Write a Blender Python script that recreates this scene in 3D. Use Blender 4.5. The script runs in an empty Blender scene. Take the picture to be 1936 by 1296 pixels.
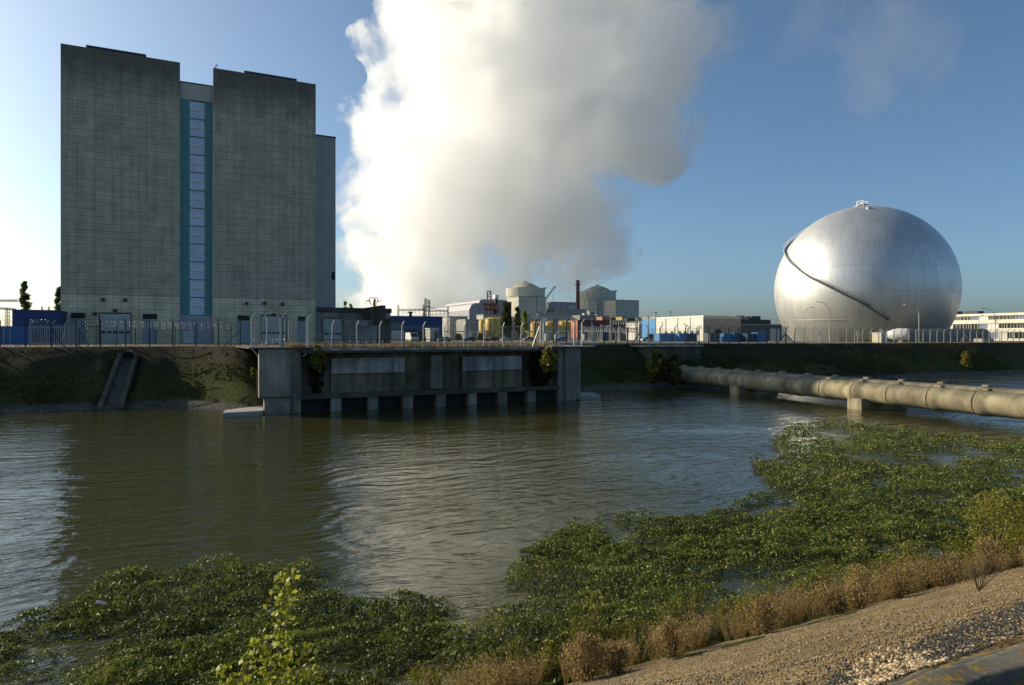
import bpy, bmesh, math, random
import numpy as np
from mathutils import Vector, Matrix
R = math.radians
random.seed(7); rng = np.random.default_rng(11)
sc = bpy.context.scene
COL = sc.collection

# ------------------------------------------------------------------ camera
F = 1300.0; HY = 640.5; CX = 968.0; CAMZ = 0.9      # focal length / horizon row, in photo pixels
cam_d = bpy.data.cameras.new('camera'); cam = bpy.data.objects.new('camera', cam_d); COL.objects.link(cam)
cam.location = (0, 0, CAMZ); cam.rotation_euler = (R(90), 0, 0)
cam_d.sensor_width = 36; cam_d.lens = 36 * F / 1936; cam_d.shift_y = -7.5 / 1936
cam_d.clip_start = 0.05; cam_d.clip_end = 30000
sc.camera = cam
# ------------------------------------------------------------------ light
SUN_AZ, SUN_EL = R(-69.5), R(23.2)                    # azimuth from +Y, positive to the right
sdir = Vector((math.sin(SUN_AZ) * math.cos(SUN_EL), math.cos(SUN_AZ) * math.cos(SUN_EL), math.sin(SUN_EL)))
w = bpy.data.worlds.new('World'); sc.world = w; w.use_nodes = True
wn = w.node_tree; bgn = wn.nodes['Background']
sky = wn.nodes.new('ShaderNodeTexSky'); sky.sky_type = 'NISHITA'; sky.sun_disc = False
sky.sun_elevation = SUN_EL; sky.sun_rotation = SUN_AZ
sky.air_density = 0.7; sky.dust_density = 2.2; sky.ozone_density = 4.0; sky.altitude = 50
tn = wn.nodes.new('ShaderNodeMix'); tn.data_type = 'RGBA'; tn.blend_type = 'MULTIPLY'; tn.inputs[0].default_value = 1.0
wn.links.new(sky.outputs[0], tn.inputs[6]); tn.inputs[7].default_value = (0.92, 0.985, 0.895, 1)
wn.links.new(tn.outputs[2], bgn.inputs[0]); bgn.inputs[1].default_value = 0.096
sun_d = bpy.data.lights.new('sun', 'SUN'); sun_d.energy = 2.85; sun_d.angle = R(0.55); sun_d.color = (1, 0.85, 0.62)
sun = bpy.data.objects.new('sun', sun_d); COL.objects.link(sun); sun.location = (-200, 100, 150)
sun.rotation_euler = (-sdir).to_track_quat('-Z', 'Y').to_euler()
sc.view_settings.view_transform = 'Standard'; sc.view_settings.look = 'None'
sc.view_settings.exposure = 0.75; sc.view_settings.gamma = 1.0
sc.render.engine = 'CYCLES'
cy = sc.cycles
cy.use_denoising = True
try: cy.denoiser = 'OPENIMAGEDENOISE'
except Exception: pass
cy.max_bounces = 34; cy.diffuse_bounces = 3; cy.glossy_bounces = 3; cy.transparent_max_bounces = 24; cy.volume_bounces = 24
cy.volume_max_steps = 256; cy.sample_clamp_indirect = 6; cy.use_adaptive_sampling = True; cy.adaptive_threshold = 0.02
cy.caustics_reflective = False; cy.caustics_refractive = False

# ------------------------------------------------------------------ canal frame: u along the bank, v across the water, away from the camera
TH = R(26.4); CU, SU = math.cos(TH), math.sin(TH)
def W(u, v, z=0.0): return Vector((CU * u - SU * v, SU * u + CU * v, z))
def UV(px, D):
    X = D * (px - CX) / F
    return CU * X + SU * D, -SU * X + CU * D
def ub(px, v):                      # u where the sight line of column px meets the plane v
    a = (px - CX) / F
    return v * (CU * a + SU) / (CU - SU * a)
def db(px, v): return v / (CU - SU * (px - CX) / F)
def zb(px, py, v): return CAMZ + (HY - py) * db(px, v) / F
def zd(py, D): return CAMZ + (HY - py) * D / F
WATER = -6.0
def onwater(px, py, z=WATER):
    D = (CAMZ - z) * F / (py - HY); return UV(px, D)

# ------------------------------------------------------------------ objects
ORG = {}
def tag(o, label=None, cat=None, group=None, kind=None):
    if label: o['label'] = label
    if cat: o['category'] = cat
    if group: o['group'] = group
    if kind: o['kind'] = kind
    return o
def thing(name, label, cat, u, v, z=0.0, group=None):
    o = bpy.data.objects.new(name, None); COL.objects.link(o); o.empty_display_size = 0.3
    o.location = W(u, v, z); o.rotation_euler = (0, 0, TH); ORG[o] = (u, v, z)
    return tag(o, label, cat, group)
class MB:
    def __init__(s): s.v = []; s.f = []
    def add(s, vs, fs):
        b = len(s.v); s.v += [tuple(p) for p in vs]; s.f += [tuple(b + i for i in f) for f in fs]; return s
    def box(s, x0, x1, y0, y1, z0, z1):
        return s.add([(x0,y0,z0),(x1,y0,z0),(x1,y1,z0),(x0,y1,z0),(x0,y0,z1),(x1,y0,z1),(x1,y1,z1),(x0,y1,z1)],
                     [(0,3,2,1),(4,5,6,7),(0,1,5,4),(1,2,6,5),(2,3,7,6),(3,0,4,7)])
    def beam(s, a, b, w, h=None):
        a = Vector(a); b = Vector(b); h = h or w; d = (b - a).normalized()
        up = Vector((0, 0, 1)) if abs(d.z) < 0.95 else Vector((0, 1, 0))
        x = d.cross(up).normalized() * w / 2; y = x.cross(d).normalized() * h / 2
        vs = [p + q for p in (a, b) for q in (-x-y, x-y, x+y, -x+y)]
        return s.add(vs, [(0,1,2,3),(7,6,5,4),(0,4,5,1),(1,5,6,2),(2,6,7,3),(3,7,4,0)])
    def tube(s, pts, r, n=6, cap=True):
        pts = [Vector(p) for p in pts]; rs = r if hasattr(r, '__len__') else [r] * len(pts); vs = []
        ref = None
        for i, p in enumerate(pts):
            d = (pts[min(i+1, len(pts)-1)] - pts[max(i-1, 0)]).normalized()
            if ref is None: ref = Vector((0,0,1)) if abs(d.z) < 0.9 else Vector((1,0,0))
            x = d.cross(ref)
            if x.length < 1e-4: x = d.orthogonal()
            x.normalize(); y = x.cross(d).normalized(); ref = y
            for k in range(n):
                t = 2 * math.pi * k / n; vs.append(p + (x * math.cos(t) + y * math.sin(t)) * rs[i])
        fs = [(i*n+k, i*n+(k+1) % n, (i+1)*n+(k+1) % n, (i+1)*n+k) for i in range(len(pts)-1) for k in range(n)]
        if cap: fs += [tuple(reversed(range(n))), tuple(range((len(pts)-1)*n, len(pts)*n))]
        return s.add(vs, fs)
    def lathe(s, prof, c, n=32, cap=True, a0=0.0, a1=2*math.pi):
        full = abs(a1 - a0 - 2*math.pi) < 1e-6; m = n if full else n + 1; vs = []
        for r, z in prof:
            for k in range(m):
                t = a0 + (a1 - a0) * k / n; vs.append((c[0] + r*math.cos(t), c[1] + r*math.sin(t), c[2] + z))
        fs = []
        for i in range(len(prof)-1):
            for k in range(n):
                k2 = (k+1) % m; fs.append((i*m+k, i*m+k2, (i+1)*m+k2, (i+1)*m+k))
        if cap: fs += [tuple(reversed(range(m))), tuple(range((len(prof)-1)*m, len(prof)*m))]
        return s.add(vs, fs)
    def prism(s, poly, y0, y1):      # polygon in (x, z), extruded along y
        n = len(poly)
        vs = [(x, y0, z) for x, z in poly] + [(x, y1, z) for x, z in poly]
        return s.add(vs, [tuple(range(n)), tuple(reversed(range(n, 2*n)))] + [(i, n+i, n+(i+1) % n, (i+1) % n) for i in range(n)])
    def prismx(s, poly, x0, x1):     # polygon in (y, z), extruded along x
        n = len(poly)
        vs = [(x0, y, z) for y, z in poly] + [(x1, y, z) for y, z in poly]
        return s.add(vs, [tuple(reversed(range(n))), tuple(range(n, 2*n))] + [(i, (i+1) % n, n+(i+1) % n, n+i) for i in range(n)])
    def build(s, name, m, parent=None, o=None, smooth=None, bevel=0.0):
        me = bpy.data.meshes.new(name)
        par = parent
        while par is not None and par not in ORG: par = par.parent
        og = o if o is not None else (ORG[par] if par is not None else (0, 0, 0))
        V = np.array(s.v, dtype=float) - np.array(og)
        me.from_pydata(V.tolist(), [], s.f)
        bm = bmesh.new(); bm.from_mesh(me); bmesh.ops.recalc_face_normals(bm, faces=bm.faces)
        if bevel: bmesh.ops.bevel(bm, geom=list(bm.edges), offset=bevel, segments=2, affect='EDGES', clamp_overlap=True)
        bm.to_mesh(me); bm.free()
        if smooth: me.shade_smooth(); me.set_sharp_from_angle(angle=R(smooth))
        me.materials.append(m)
        ob = bpy.data.objects.new(name, me); COL.objects.link(ob)
        if parent is not None: ob.parent = parent
        else: ob.location = W(*og); ob.rotation_euler = (0, 0, TH)
        if parent is None: ORG[ob] = og
        return ob

# ------------------------------------------------------------------ materials
def newmat(name):
    m = bpy.data.materials.new(name); m.use_nodes = True
    nt = m.node_tree; b = nt.nodes['Principled BSDF']; return m, nt, b
def nd(nt, t, props=None, **ins):
    n = nt.nodes.new(t)
    for k, val in (props or {}).items(): setattr(n, k, val)
    for k, val in ins.items():
        key = int(k[1:]) if k[0] == 'i' and k[1:].isdigit() else k.replace('_', ' ')
        s = n.inputs[key]
        if isinstance(val, bpy.types.NodeSocket): nt.links.new(val, s)
        else: s.default_value = val
    return n
def mth(nt, op, a, b=None, c=None):
    n = nt.nodes.new('ShaderNodeMath'); n.operation = op
    for i, x in enumerate((a, b, c)):
        if x is None: continue
        if isinstance(x, bpy.types.NodeSocket): nt.links.new(x, n.inputs[i])
        else: n.inputs[i].default_value = x
    return n.outputs[0]
def objco(nt): return nt.nodes.new('ShaderNodeTexCoord').outputs['Object']
def noise(nt, vec, scale, detail=4, rough=0.55, dist=0.0, mapscale=None):
    if mapscale: vec = nd(nt, 'ShaderNodeMapping', Vector=vec, Scale=mapscale).outputs[0]
    return nd(nt, 'ShaderNodeTexNoise', Vector=vec, Scale=scale, Detail=detail, Roughness=rough, Distortion=dist).outputs[0]
def ramp(nt, fac, stops):
    n = nt.nodes.new('ShaderNodeValToRGB'); e = n.color_ramp.elements
    while len(e) < len(stops): e.new(0.5)
    for i, (p, c) in enumerate(stops):
        e[i].position = p; e[i].color = (c, c, c, 1) if not hasattr(c, '__len__') else (*c, 1)
    nt.links.new(fac, n.inputs[0]); return n.outputs[0]
def mix(nt, fac, a, b, mode='MIX'):
    n = nt.nodes.new('ShaderNodeMix'); n.data_type = 'RGBA'; n.blend_type = mode
    for s, x in ((n.inputs[0], fac), (n.inputs[6], a), (n.inputs[7], b)):
        if isinstance(x, bpy.types.NodeSocket): nt.links.new(x, s)
        elif hasattr(x, '__len__'): s.default_value = (*x[:3], 1)
        else: s.default_value = x
    return n.outputs[2]
def bump(nt, h, b, strength=0.4, dist=0.05):
    n = nd(nt, 'ShaderNodeBump', Height=h, Strength=strength, Distance=dist); nt.links.new(n.outputs[0], b.inputs['Normal'])
def paint(name, col, rough=0.6, metal=0.0, var=0.18, scale=1.2):
    m, nt, b = newmat(name); c = objco(nt)
    n = ramp(nt, noise(nt, c, scale, 5, 0.6), [(0.3, 1 - var), (0.7, 1 + var * 0.4)])
    nt.links.new(mix(nt, 1.0, col, n, 'MULTIPLY'), b.inputs['Base Color'])
    b.inputs['Roughness'].default_value = rough; b.inputs['Metallic'].default_value = metal
    return m
def gridvec(nt):                     # wall coordinates: along the wall, up the wall
    x = nd(nt, 'ShaderNodeSeparateXYZ', Vector=objco(nt))
    return nd(nt, 'ShaderNodeCombineXYZ', X=mth(nt, 'ADD', x.outputs[0], x.outputs[1]), Y=x.outputs[2], Z=0.0).outputs[0], x.outputs[2]
def concrete(name, col, gw=None, gh=None, line=0.55, stain=0.4, mortar=0.03, top=None, bandz=None, boards=0.0):
    m, nt, b = newmat(name); g, z = gridvec(nt); c = objco(nt)
    n1 = ramp(nt, noise(nt, c, 0.35, 6, 0.62), [(0.28, 1 - stain), (0.72, 1.12)])
    col1 = mix(nt, 1.0, col, n1, 'MULTIPLY')
    st = ramp(nt, noise(nt, g, 1.0, 4, 0.6, 0.3, (0.9, 0.07, 1)), [(0.35, 1 - stain * 0.8), (0.65, 1.05)])
    col1 = mix(nt, 1.0, col1, st, 'MULTIPLY')
    n3 = ramp(nt, noise(nt, c, 9, 4, 0.7), [(0.3, 0.88), (0.7, 1.08)])
    col1 = mix(nt, 1.0, col1, n3, 'MULTIPLY')
    hgt = noise(nt, c, 6, 5, 0.7)
    if gw:
        wob = noise(nt, g, 0.5, 2)
        gy = nd(nt, 'ShaderNodeVectorMath', {'operation': 'ADD'}, i0=g,
                i1=nd(nt, 'ShaderNodeCombineXYZ', X=mth(nt, 'MULTIPLY', wob, 0.06), Y=mth(nt, 'MULTIPLY', wob, 0.10), Z=0.0).outputs[0]).outputs[0]
        br = nd(nt, 'ShaderNodeTexBrick', {'offset': 0.0, 'squash': 1.0}, Vector=gy, Color1=(1, 1, 1, 1), Color2=(0.84, 0.85, 0.84, 1), Mortar=(0, 0, 0, 1),
                Scale=1.0, Mortar_Size=mortar, Mortar_Smooth=0.35, Bias=0.0, Brick_Width=gw, Row_Height=gh)
        col1 = mix(nt, 0.55, col1, br.outputs[0], 'MULTIPLY')
        fade = ramp(nt, noise(nt, g, 0.45, 3, 0.6), [(0.3, 0.25), (0.65, 1.0)])
        lf = mth(nt, 'MULTIPLY', mth(nt, 'MULTIPLY', br.outputs[1], line), fade)
        col1 = mix(nt, lf, col1, (0.02, 0.02, 0.018))
        hgt = mth(nt, 'SUBTRACT', hgt, mth(nt, 'MULTIPLY', br.outputs[1], 0.8))
    if boards:
        bl = nd(nt, 'ShaderNodeTexBrick', {'offset': 0.37}, Vector=g, Color1=(1, 1, 1, 1), Color2=(0.78, 0.78, 0.78, 1), Mortar=(0.30, 0.35, 0.35, 1), Scale=1.0,
                Mortar_Size=0.012 if boards < .3 else .022, Mortar_Smooth=0.3, Bias=0.2, Brick_Width=2.6 if boards < .3 else 3.81, Row_Height=boards)
        bf = mth(nt, 'MULTIPLY', ramp(nt, noise(nt, g, 0.35, 4, 0.65), [(0.36, 0.25), (0.6, 1.0)]), 0.85)
        col1 = mix(nt, bf, col1, bl.outputs[0], 'MULTIPLY')
    if top:                          # rain-blackened band under the roof edge
        t = nd(nt, 'ShaderNodeMapRange', Value=mth(nt, 'ADD', z, mth(nt, 'MULTIPLY', noise(nt, g, 0.7, 4, 0.6, 0, (1, 0.25, 1)), 7.0)), i1=top - 2.5, i2=top + 4.5).outputs[0]
        col1 = mix(nt, mth(nt, 'MULTIPLY', t, 0.72), col1, (0.05, 0.05, 0.045))
    if bandz:
        t = nd(nt, 'ShaderNodeMapRange', Value=z, i1=bandz - 0.05, i2=bandz + 0.05).outputs[0]
        col1 = mix(nt, t, mix(nt, 1.0, col1, (1.45, 1.40, 1.25), 'MULTIPLY'), col1)
    nt.links.new(col1, b.inputs['Base Color']); b.inputs['Roughness'].default_value = 0.9
    bump(nt, hgt, b, 0.5, 0.03); return m
def ribbed(name, col, period=0.3, rough=0.5, metal=0.0, horizontal=False, var=0.15, depth=0.04):
    m, nt, b = newmat(name); g, z = gridvec(nt); s = nd(nt, 'ShaderNodeSeparateXYZ', Vector=g)
    ph = mth(nt, 'SINE', mth(nt, 'MULTIPLY', s.outputs[1 if horizontal else 0], 2 * math.pi / period))
    n = ramp(nt, noise(nt, g, 0.5, 5, 0.6), [(0.3, 1 - var), (0.7, 1.05)])
    c1 = mix(nt, 1.0, col, n, 'MULTIPLY')
    c1 = mix(nt, mth(nt, 'MULTIPLY', mth(nt, 'LESS_THAN', ph, -0.55), 0.35), c1, tuple(x * 0.45 for x in col))
    nt.links.new(c1, b.inputs['Base Color']); b.inputs['Roughness'].default_value = rough; b.inputs['Metallic'].default_value = metal
    bump(nt, ph, b, 0.6, depth); return m
def foliage(name, lo, hi, trans=0.35, rough=0.45, spec=0.35, mid=None):
    m, nt, b = newmat(name)
    a = nd(nt, 'ShaderNodeAttribute', {'attribute_name': 'tint'}).outputs['Fac']
    c = ramp(nt, a, [(0.0, lo), (1.0, hi)] if mid is None else [(0.0, lo), *mid, (1.0, hi)])
    nt.links.new(c, b.inputs['Base Color']); b.inputs['Roughness'].default_value = rough; b.inputs['Specular IOR Level'].default_value = spec
    t = nd(nt, 'ShaderNodeBsdfTranslucent', Color=c)
    mx = nd(nt, 'ShaderNodeMixShader', Fac=trans, i1=b.outputs[0], i2=t.outputs[0])
    nt.links.new(mx.outputs[0], nt.nodes['Material Output'].inputs[0]); return m
def meshwire(name, col, cover):
    m, nt, b = newmat(name); b.inputs['Base Color'].default_value = (*col, 1); b.inputs['Roughness'].default_value = 0.5
    g, z = gridvec(nt)
    s = nd(nt, 'ShaderNodeSeparateXYZ', Vector=g)
    k = 2 * math.pi / 0.075
    w1 = mth(nt, 'ABSOLUTE', mth(nt, 'SINE', mth(nt, 'MULTIPLY', mth(nt, 'ADD', s.outputs[0], s.outputs[1]), k / 2)))
    w2 = mth(nt, 'ABSOLUTE', mth(nt, 'SINE', mth(nt, 'MULTIPLY', mth(nt, 'SUBTRACT', s.outputs[0], s.outputs[1]), k / 2)))
    f = mth(nt, 'LESS_THAN', mth(nt, 'MINIMUM', w1, w2), cover * 1.6)   # diamond chain link wires
    tr = nd(nt, 'ShaderNodeBsdfTransparent')
    mx = nd(nt, 'ShaderNodeMixShader', Fac=f, i1=tr.outputs[0], i2=b.outputs[0])
    nt.links.new(mx.outputs[0], nt.nodes['Material Output'].inputs[0]); return m

# ------------------------------------------------------------------ setting: ground, banks, water
def sheet(name, us, prof, m, jitter=None, smooth=True):
    """a sheet: the (v, z) profile swept along the canal at the stations us"""
    nu, npf = len(us), len(prof)
    V = np.zeros((nu, npf, 3)); V[:, :, 0] = np.array(us)[:, None]
    V[:, :, 1] = np.array([p[0] for p in prof])[None]; V[:, :, 2] = np.array([p[1] for p in prof])[None]
    if jitter is not None: jitter(V)
    idx = np.arange(nu * npf).reshape(nu, npf)
    q = np.stack([idx[:-1, :-1], idx[1:, :-1], idx[1:, 1:], idx[:-1, 1:]], -1).reshape(-1, 4)
    me = bpy.data.meshes.new(name); me.from_pydata(V.reshape(-1, 3).tolist(), [], q.tolist())
    if smooth: me.shade_smooth()
    me.materials.append(m); o = bpy.data.objects.new(name, me); COL.objects.link(o)
    o.rotation_euler = (0, 0, TH); o['kind'] = 'structure'; ORG[o] = (0, 0, 0); return o
def lerp_prof(pts, n):
    out = []
    for (a, b) in zip(pts[:-1], pts[1:]):
        k = max(1, int(round(n * math.hypot(b[0]-a[0], b[1]-a[1]))))
        out += [(a[0] + (b[0]-a[0]) * i / k, a[1] + (b[1]-a[1]) * i / k) for i in range(k)]
    return out + [pts[-1]]
def vnoise(x, y, seed=0):            # smooth value noise, vectorised
    def h(i, j): 
        t = np.sin(i * 127.1 + j * 311.7 + seed * 74.7) * 43758.5453; return t - np.floor(t)
    i, j = np.floor(x), np.floor(y); fx, fy = x - i, y - j
    fx = fx * fx * (3 - 2 * fx); fy = fy * fy * (3 - 2 * fy)
    return (h(i, j) * (1-fx) + h(i+1, j) * fx) * (1-fy) + (h(i, j+1) * (1-fx) + h(i+1, j+1) * fx) * fy
def fbm(x, y, oct=4, seed=0):
    s = 0; a = 0.5; t = 0
    for k in range(oct): s = s + a * vnoise(x * 2**k + 17 * k, y * 2**k - 9 * k, seed + k); t += a; a *= 0.5
    return s / t

# plant ground behind the far bank
m_ground, nt, b = newmat('plant_ground'); c = objco(nt)
f = ramp(nt, noise(nt, c, 0.06, 6, 0.65), [(0.42, (0.075, 0.085, 0.03)), (0.5, (0.14, 0.115, 0.06)), (0.6, (0.2, 0.18, 0.14))])
nt.links.new(mix(nt, 1.0, f, ramp(nt, noise(nt, c, 2.5, 5, 0.7), [(0.3, 0.7), (0.7, 1.2)]), 'MULTIPLY'), b.inputs['Base Color']); b.inputs['Roughness'].default_value = 0.95
sheet('ground', [-6000, -300, 0, 300, 6000], [(87.2, 0.0), (140, 0.0), (400, 0.0), (9000, 0.0)], m_ground, smooth=False)

# far embankment: mossy rubble and grass down to the water, pale stone strip at the foot
m_bank, nt, b = newmat('embankment'); c = objco(nt); x = nd(nt, 'ShaderNodeSeparateXYZ', Vector=c)
g1 = noise(nt, c, 0.22, 6, 0.68); g2 = noise(nt, c, 2.2, 6, 0.72)
green = ramp(nt, g2, [(0.3, (0.018, 0.022, 0.008)), (0.62, (0.075, 0.085, 0.022))])
brown = ramp(nt, g2, [(0.3, (0.017, 0.015, 0.010)), (0.7, (0.062, 0.054, 0.035))])
lowm = nd(nt, 'ShaderNodeMapRange', Value=mth(nt, 'ADD', x.outputs[2], mth(nt, 'MULTIPLY', g1, 3.5)), i1=-2.0, i2=1.4).outputs[0]
bc = mix(nt, lowm, green, brown)
sm = nd(nt, 'ShaderNodeMapRange', Value=mth(nt, 'ADD', x.outputs[2], mth(nt, 'MULTIPLY', noise(nt, c, 1.1, 5, 0.7), 1.5)), i1=-4.35, i2=-4.75).outputs[0]
bc = mix(nt, sm, bc, ramp(nt, g2, [(0.35, (0.05, 0.048, 0.04)), (0.65, (0.17, 0.165, 0.145))]))
nt.links.new(bc, b.inputs['Base Color']); b.inputs['Roughness'].default_value = 0.95; b.inputs['Specular IOR Level'].default_value = 0.1
bump(nt, noise(nt, c, 3.0, 6, 0.75), b, 0.9, 0.35)
SHIFT = 8.5
def bank_jit(V):
    u, v = V[:, :, 0], V[:, :, 1]; k = np.clip((87 - v) / 2, 0, 1)
    V[:, :, 2] += k * ((fbm(u * 0.25, v * 0.35, 5, 3) - 0.5) * 0.75)
    uc_ = ub(207, 76.2) + (ub(243, 84.8) - ub(207, 76.2)) * (v - 76.2) / 8.6
    V[:, :, 2] -= np.where((np.abs(u - uc_) < 1.15) & (v < 85.5), 0.75, 0)
    V[:, :, 1] += k * (fbm(u * 0.1, v * 0.1 + 40, 3, 9) - 0.5) * 1.6
    a = np.clip(u / 7.5, 0, 1); a = a * a * (3 - 2 * a); b_ = np.clip((u - 40.5) / 11, 0, 1); b_ = b_ * b_ * (3 - 2 * b_)
    V[:, :, 1] -= SHIFT * a * (1 - b_) * np.clip((87.2 - v) / 0.2, 0, 1)
us = list(np.arange(-70, 230, 0.8)); us = [-6000, -600, -150] + us + [260, 320, 500, 1200, 6000]
sheet('embankment', us, [(87.25, 0.012), (87.0, 0.0)] + lerp_prof([(86.7, -0.12), (77.4, -5.7), (75.9, -6.6)], 0.9) + [(70, -8.5)], m_bank, bank_jit)

# near bank: gravel slope
m_grav, nt, b = newmat('gravel_slope'); c = objco(nt)
vor = nd(nt, 'ShaderNodeTexVoronoi', Vector=c, Scale=42.0, Randomness=1.0)
tone = ramp(nt, nd(nt, 'ShaderNodeSeparateColor', i0=vor.outputs['Color']).outputs[0], [(0.0, (0.085, 0.056, 0.022)), (0.35, (0.22, 0.148, 0.056)), (0.65, (0.31, 0.222, 0.092)), (0.9, (0.20, 0.17, 0.135)), (1.0, (0.52, 0.46, 0.36))])
big = ramp(nt, noise(nt, c, 0.55, 5, 0.65), [(0.3, 0.62), (0.7, 1.12)])
gc = mix(nt, 1.0, tone, big, 'MULTIPLY')
dk = ramp(nt, noise(nt, c, 1.0, 5, 0.7, 0.4, (0.35, 1.3, 1)), [(0.55, 0.0), (0.66, 0.7)])
gc = mix(nt, dk, gc, (0.045, 0.043, 0.04))
om = ramp(nt, noise(nt, c, 2.1, 4, 0.6), [(0.62, 0.0), (0.72, 0.6)])
gc = mix(nt, om, gc, (0.36, 0.19, 0.05))
nt.links.new(gc, b.inputs['Base Color']); b.inputs['Roughness'].default_value = 0.9; b.inputs['Specular IOR Level'].default_value = 0.2
bump(nt, mth(nt, 'SUBTRACT', 0.6, vor.outputs['Distance']), b, 0.8, 0.014)
def slope_z(v): return -0.98 - (v - 2.45) * 0.536
def grav_jit(V):
    u, v = V[:, :, 0], V[:, :, 1]; k = np.clip((v - 2.5) * 2, 0, 1)
    V[:, :, 2] += k * ((fbm(u * 0.5, v * 0.8, 5, 5) - 0.5) * 0.22)
us = [-4000, -300, -60] + list(np.arange(-15, 48, 0.25)) + [60, 90, 160, 400, 4000]
sheet('near_bank', us, lerp_prof([(2.28, -0.955), (6.5, slope_z(6.5)), (11.6, slope_z(11.6)), (14.5, -7.6)], 4) + [(20, -9), (76, -9)], m_grav, grav_jit)
m_path = paint('path_ground', (0.20, 0.17, 0.13), 0.95, 0, 0.5, 3)
sheet('path', [-4000, -40, 0, 60, 4000], [(-300, -1.4), (-5, -1.35), (2.13, -1.35)], m_path, smooth=False)

# water
m_water, nt, b = newmat('canal_water'); c = objco(nt)
b.inputs['Base Color'].default_value = (0.043, 0.043, 0.009, 1); b.inputs['Roughness'].default_value = 0.04; b.inputs['IOR'].default_value = 1.333
b.inputs['Specular IOR Level'].default_value = 0.5
cw = nd(nt, 'ShaderNodeVectorMath', {'operation': 'ADD'}, i0=c, i1=nd(nt, 'ShaderNodeVectorMath', {'operation': 'SCALE'}, i0=nd(nt, 'ShaderNodeTexNoise', Vector=c, Scale=0.09, Detail=2.0).outputs['Color'], Scale=5.0).outputs[0]).outputs[0]
def rot(vec, deg, sx, sy): 
    return nd(nt, 'ShaderNodeMapping', Vector=vec, Rotation=(0, 0, R(deg)), Scale=(sx, sy, 1)).outputs[0]
h1 = nd(nt, 'ShaderNodeTexNoise', Vector=rot(cw, 32, 0.24, 1.0), Scale=1.0, Detail=3.0, Roughness=0.5).outputs[0]
h2 = nd(nt, 'ShaderNodeTexNoise', Vector=rot(cw, -24, 0.7, 2.6), Scale=1.0, Detail=3.0, Roughness=0.55).outputs[0]
h3 = nd(nt, 'ShaderNodeTexNoise', Vector=c, Scale=5.5, Detail=2.0).outputs[0]
amp = ramp(nt, noise(nt, c, 0.035, 3, 0.5), [(0.3, 0.55), (0.65, 1.15)])
rg_ = nd(nt, 'ShaderNodeVectorMath', {'operation': 'DISTANCE'}, i0=cw, i1=(12.5, 26.5, WATER)).outputs['Value']
ring = mth(nt, 'MULTIPLY', mth(nt, 'SINE', mth(nt, 'MULTIPLY', rg_, 2 * math.pi / 0.85)), nd(nt, 'ShaderNodeMapRange', Value=rg_, i1=2.0, i2=24.0, i3=0.09, i4=0.0).outputs[0])
ring = mth(nt, 'MULTIPLY', ring, ramp(nt, noise(nt, c, 0.3, 3, 0.5), [(0.35, 0.1), (0.65, 1.0)]))
hh = mth(nt, 'ADD', ring, mth(nt, 'ADD', mth(nt, 'ADD', mth(nt, 'MULTIPLY', h1, 1.0), mth(nt, 'MULTIPLY', h2, 0.55)), mth(nt, 'MULTIPLY', h3, 0.05)))
bump(nt, mth(nt, 'MULTIPLY', hh, amp), b, 1.0, 0.14)
sheet('water', [-6000, -100, 60, 300, 6000], [(9.5, WATER), (40, WATER), (78.5, WATER)], m_water, smooth=False)

# ------------------------------------------------------------------ shared materials
M = {}
M['facade'] = concrete('facade_concrete', (0.63, 0.55, 0.41), 1.27, 1.18, 0.55, 0.20, 0.022, top=46.0, bandz=8.1, boards=0.59)
M['annex'] = concrete('annex_concrete', (0.42, 0.40, 0.34), 1.9, 1.3, 0.5, 0.4, 0.04)
M['intake'] = concrete('intake_concrete', (0.43, 0.41, 0.335), None, None, 0.5, 0.62, boards=0.17)
M['panel'] = concrete('pale_panel', (0.62, 0.62, 0.58), None, None, 0.5, 0.75)
M['brown_conc'] = concrete('stained_brown_concrete', (0.33, 0.285, 0.185), None, None, 0.5, 0.75, boards=0.17)
M['dark_conc'] = concrete('dark_concrete', (0.14, 0.125, 0.09), None, None, 0.5, 0.6)  # darker brown-grey concrete with random blotches
M['pipe'] = concrete('pipe_concrete', (0.53, 0.455, 0.285), None, None, 0.5, 0.66)
nt = M['pipe'].node_tree; b = nt.nodes['Principled BSDF']; lk = b.inputs['Base Color'].links[0].from_socket     # grime and lichen settled on top of the pipe
gz_ = nd(nt, 'ShaderNodeSeparateXYZ', Vector=nt.nodes.new('ShaderNodeNewGeometry').outputs['Normal']).outputs[2]
gm = nd(nt, 'ShaderNodeMapRange', Value=mth(nt, 'ADD', gz_, mth(nt, 'MULTIPLY', mth(nt, 'SUBTRACT', noise(nt, objco(nt), 1.6, 6, 0.7), 0.5), 1.6)), i1=0.45, i2=1.0, i3=0.0, i4=0.75).outputs[0]
nt.links.new(mix(nt, gm, lk, (0.10, 0.088, 0.06)), b.inputs['Base Color'])
M['containment'] = concrete('containment_concrete', (0.70, 0.66, 0.54), 4.5, 4.2, 0.35, 0.25, 0.12)
M['dome'] = concrete('dome_concrete', (0.50, 0.45, 0.31), None, None, 0.5, 0.35)
M['pale_conc'] = concrete('pale_concrete', (0.52, 0.50, 0.43), None, None, 0.4, 0.22)
M['grey_conc'] = concrete('grey_concrete', (0.44, 0.43, 0.38), 3.5, 3.0, 0.3, 0.3, 0.06)
M['teal'] = ribbed('teal_louvres', (0.12, 0.34, 0.345), 0.36, 0.45, 0, True)
M['tower_clad'] = ribbed('grey_cladding', (0.45, 0.45, 0.43), 0.55, 0.5, 0.0)
M['beige_clad'] = ribbed('beige_cladding', (0.60, 0.55, 0.47), 0.4, 0.5)
M['blue_clad'] = ribbed('blue_cladding', (0.012, 0.05, 0.19), 0.9, 0.5)
M['cont_blue'] = ribbed('container_blue', (0.035, 0.155, 0.42), 0.35, 0.5)
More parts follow.
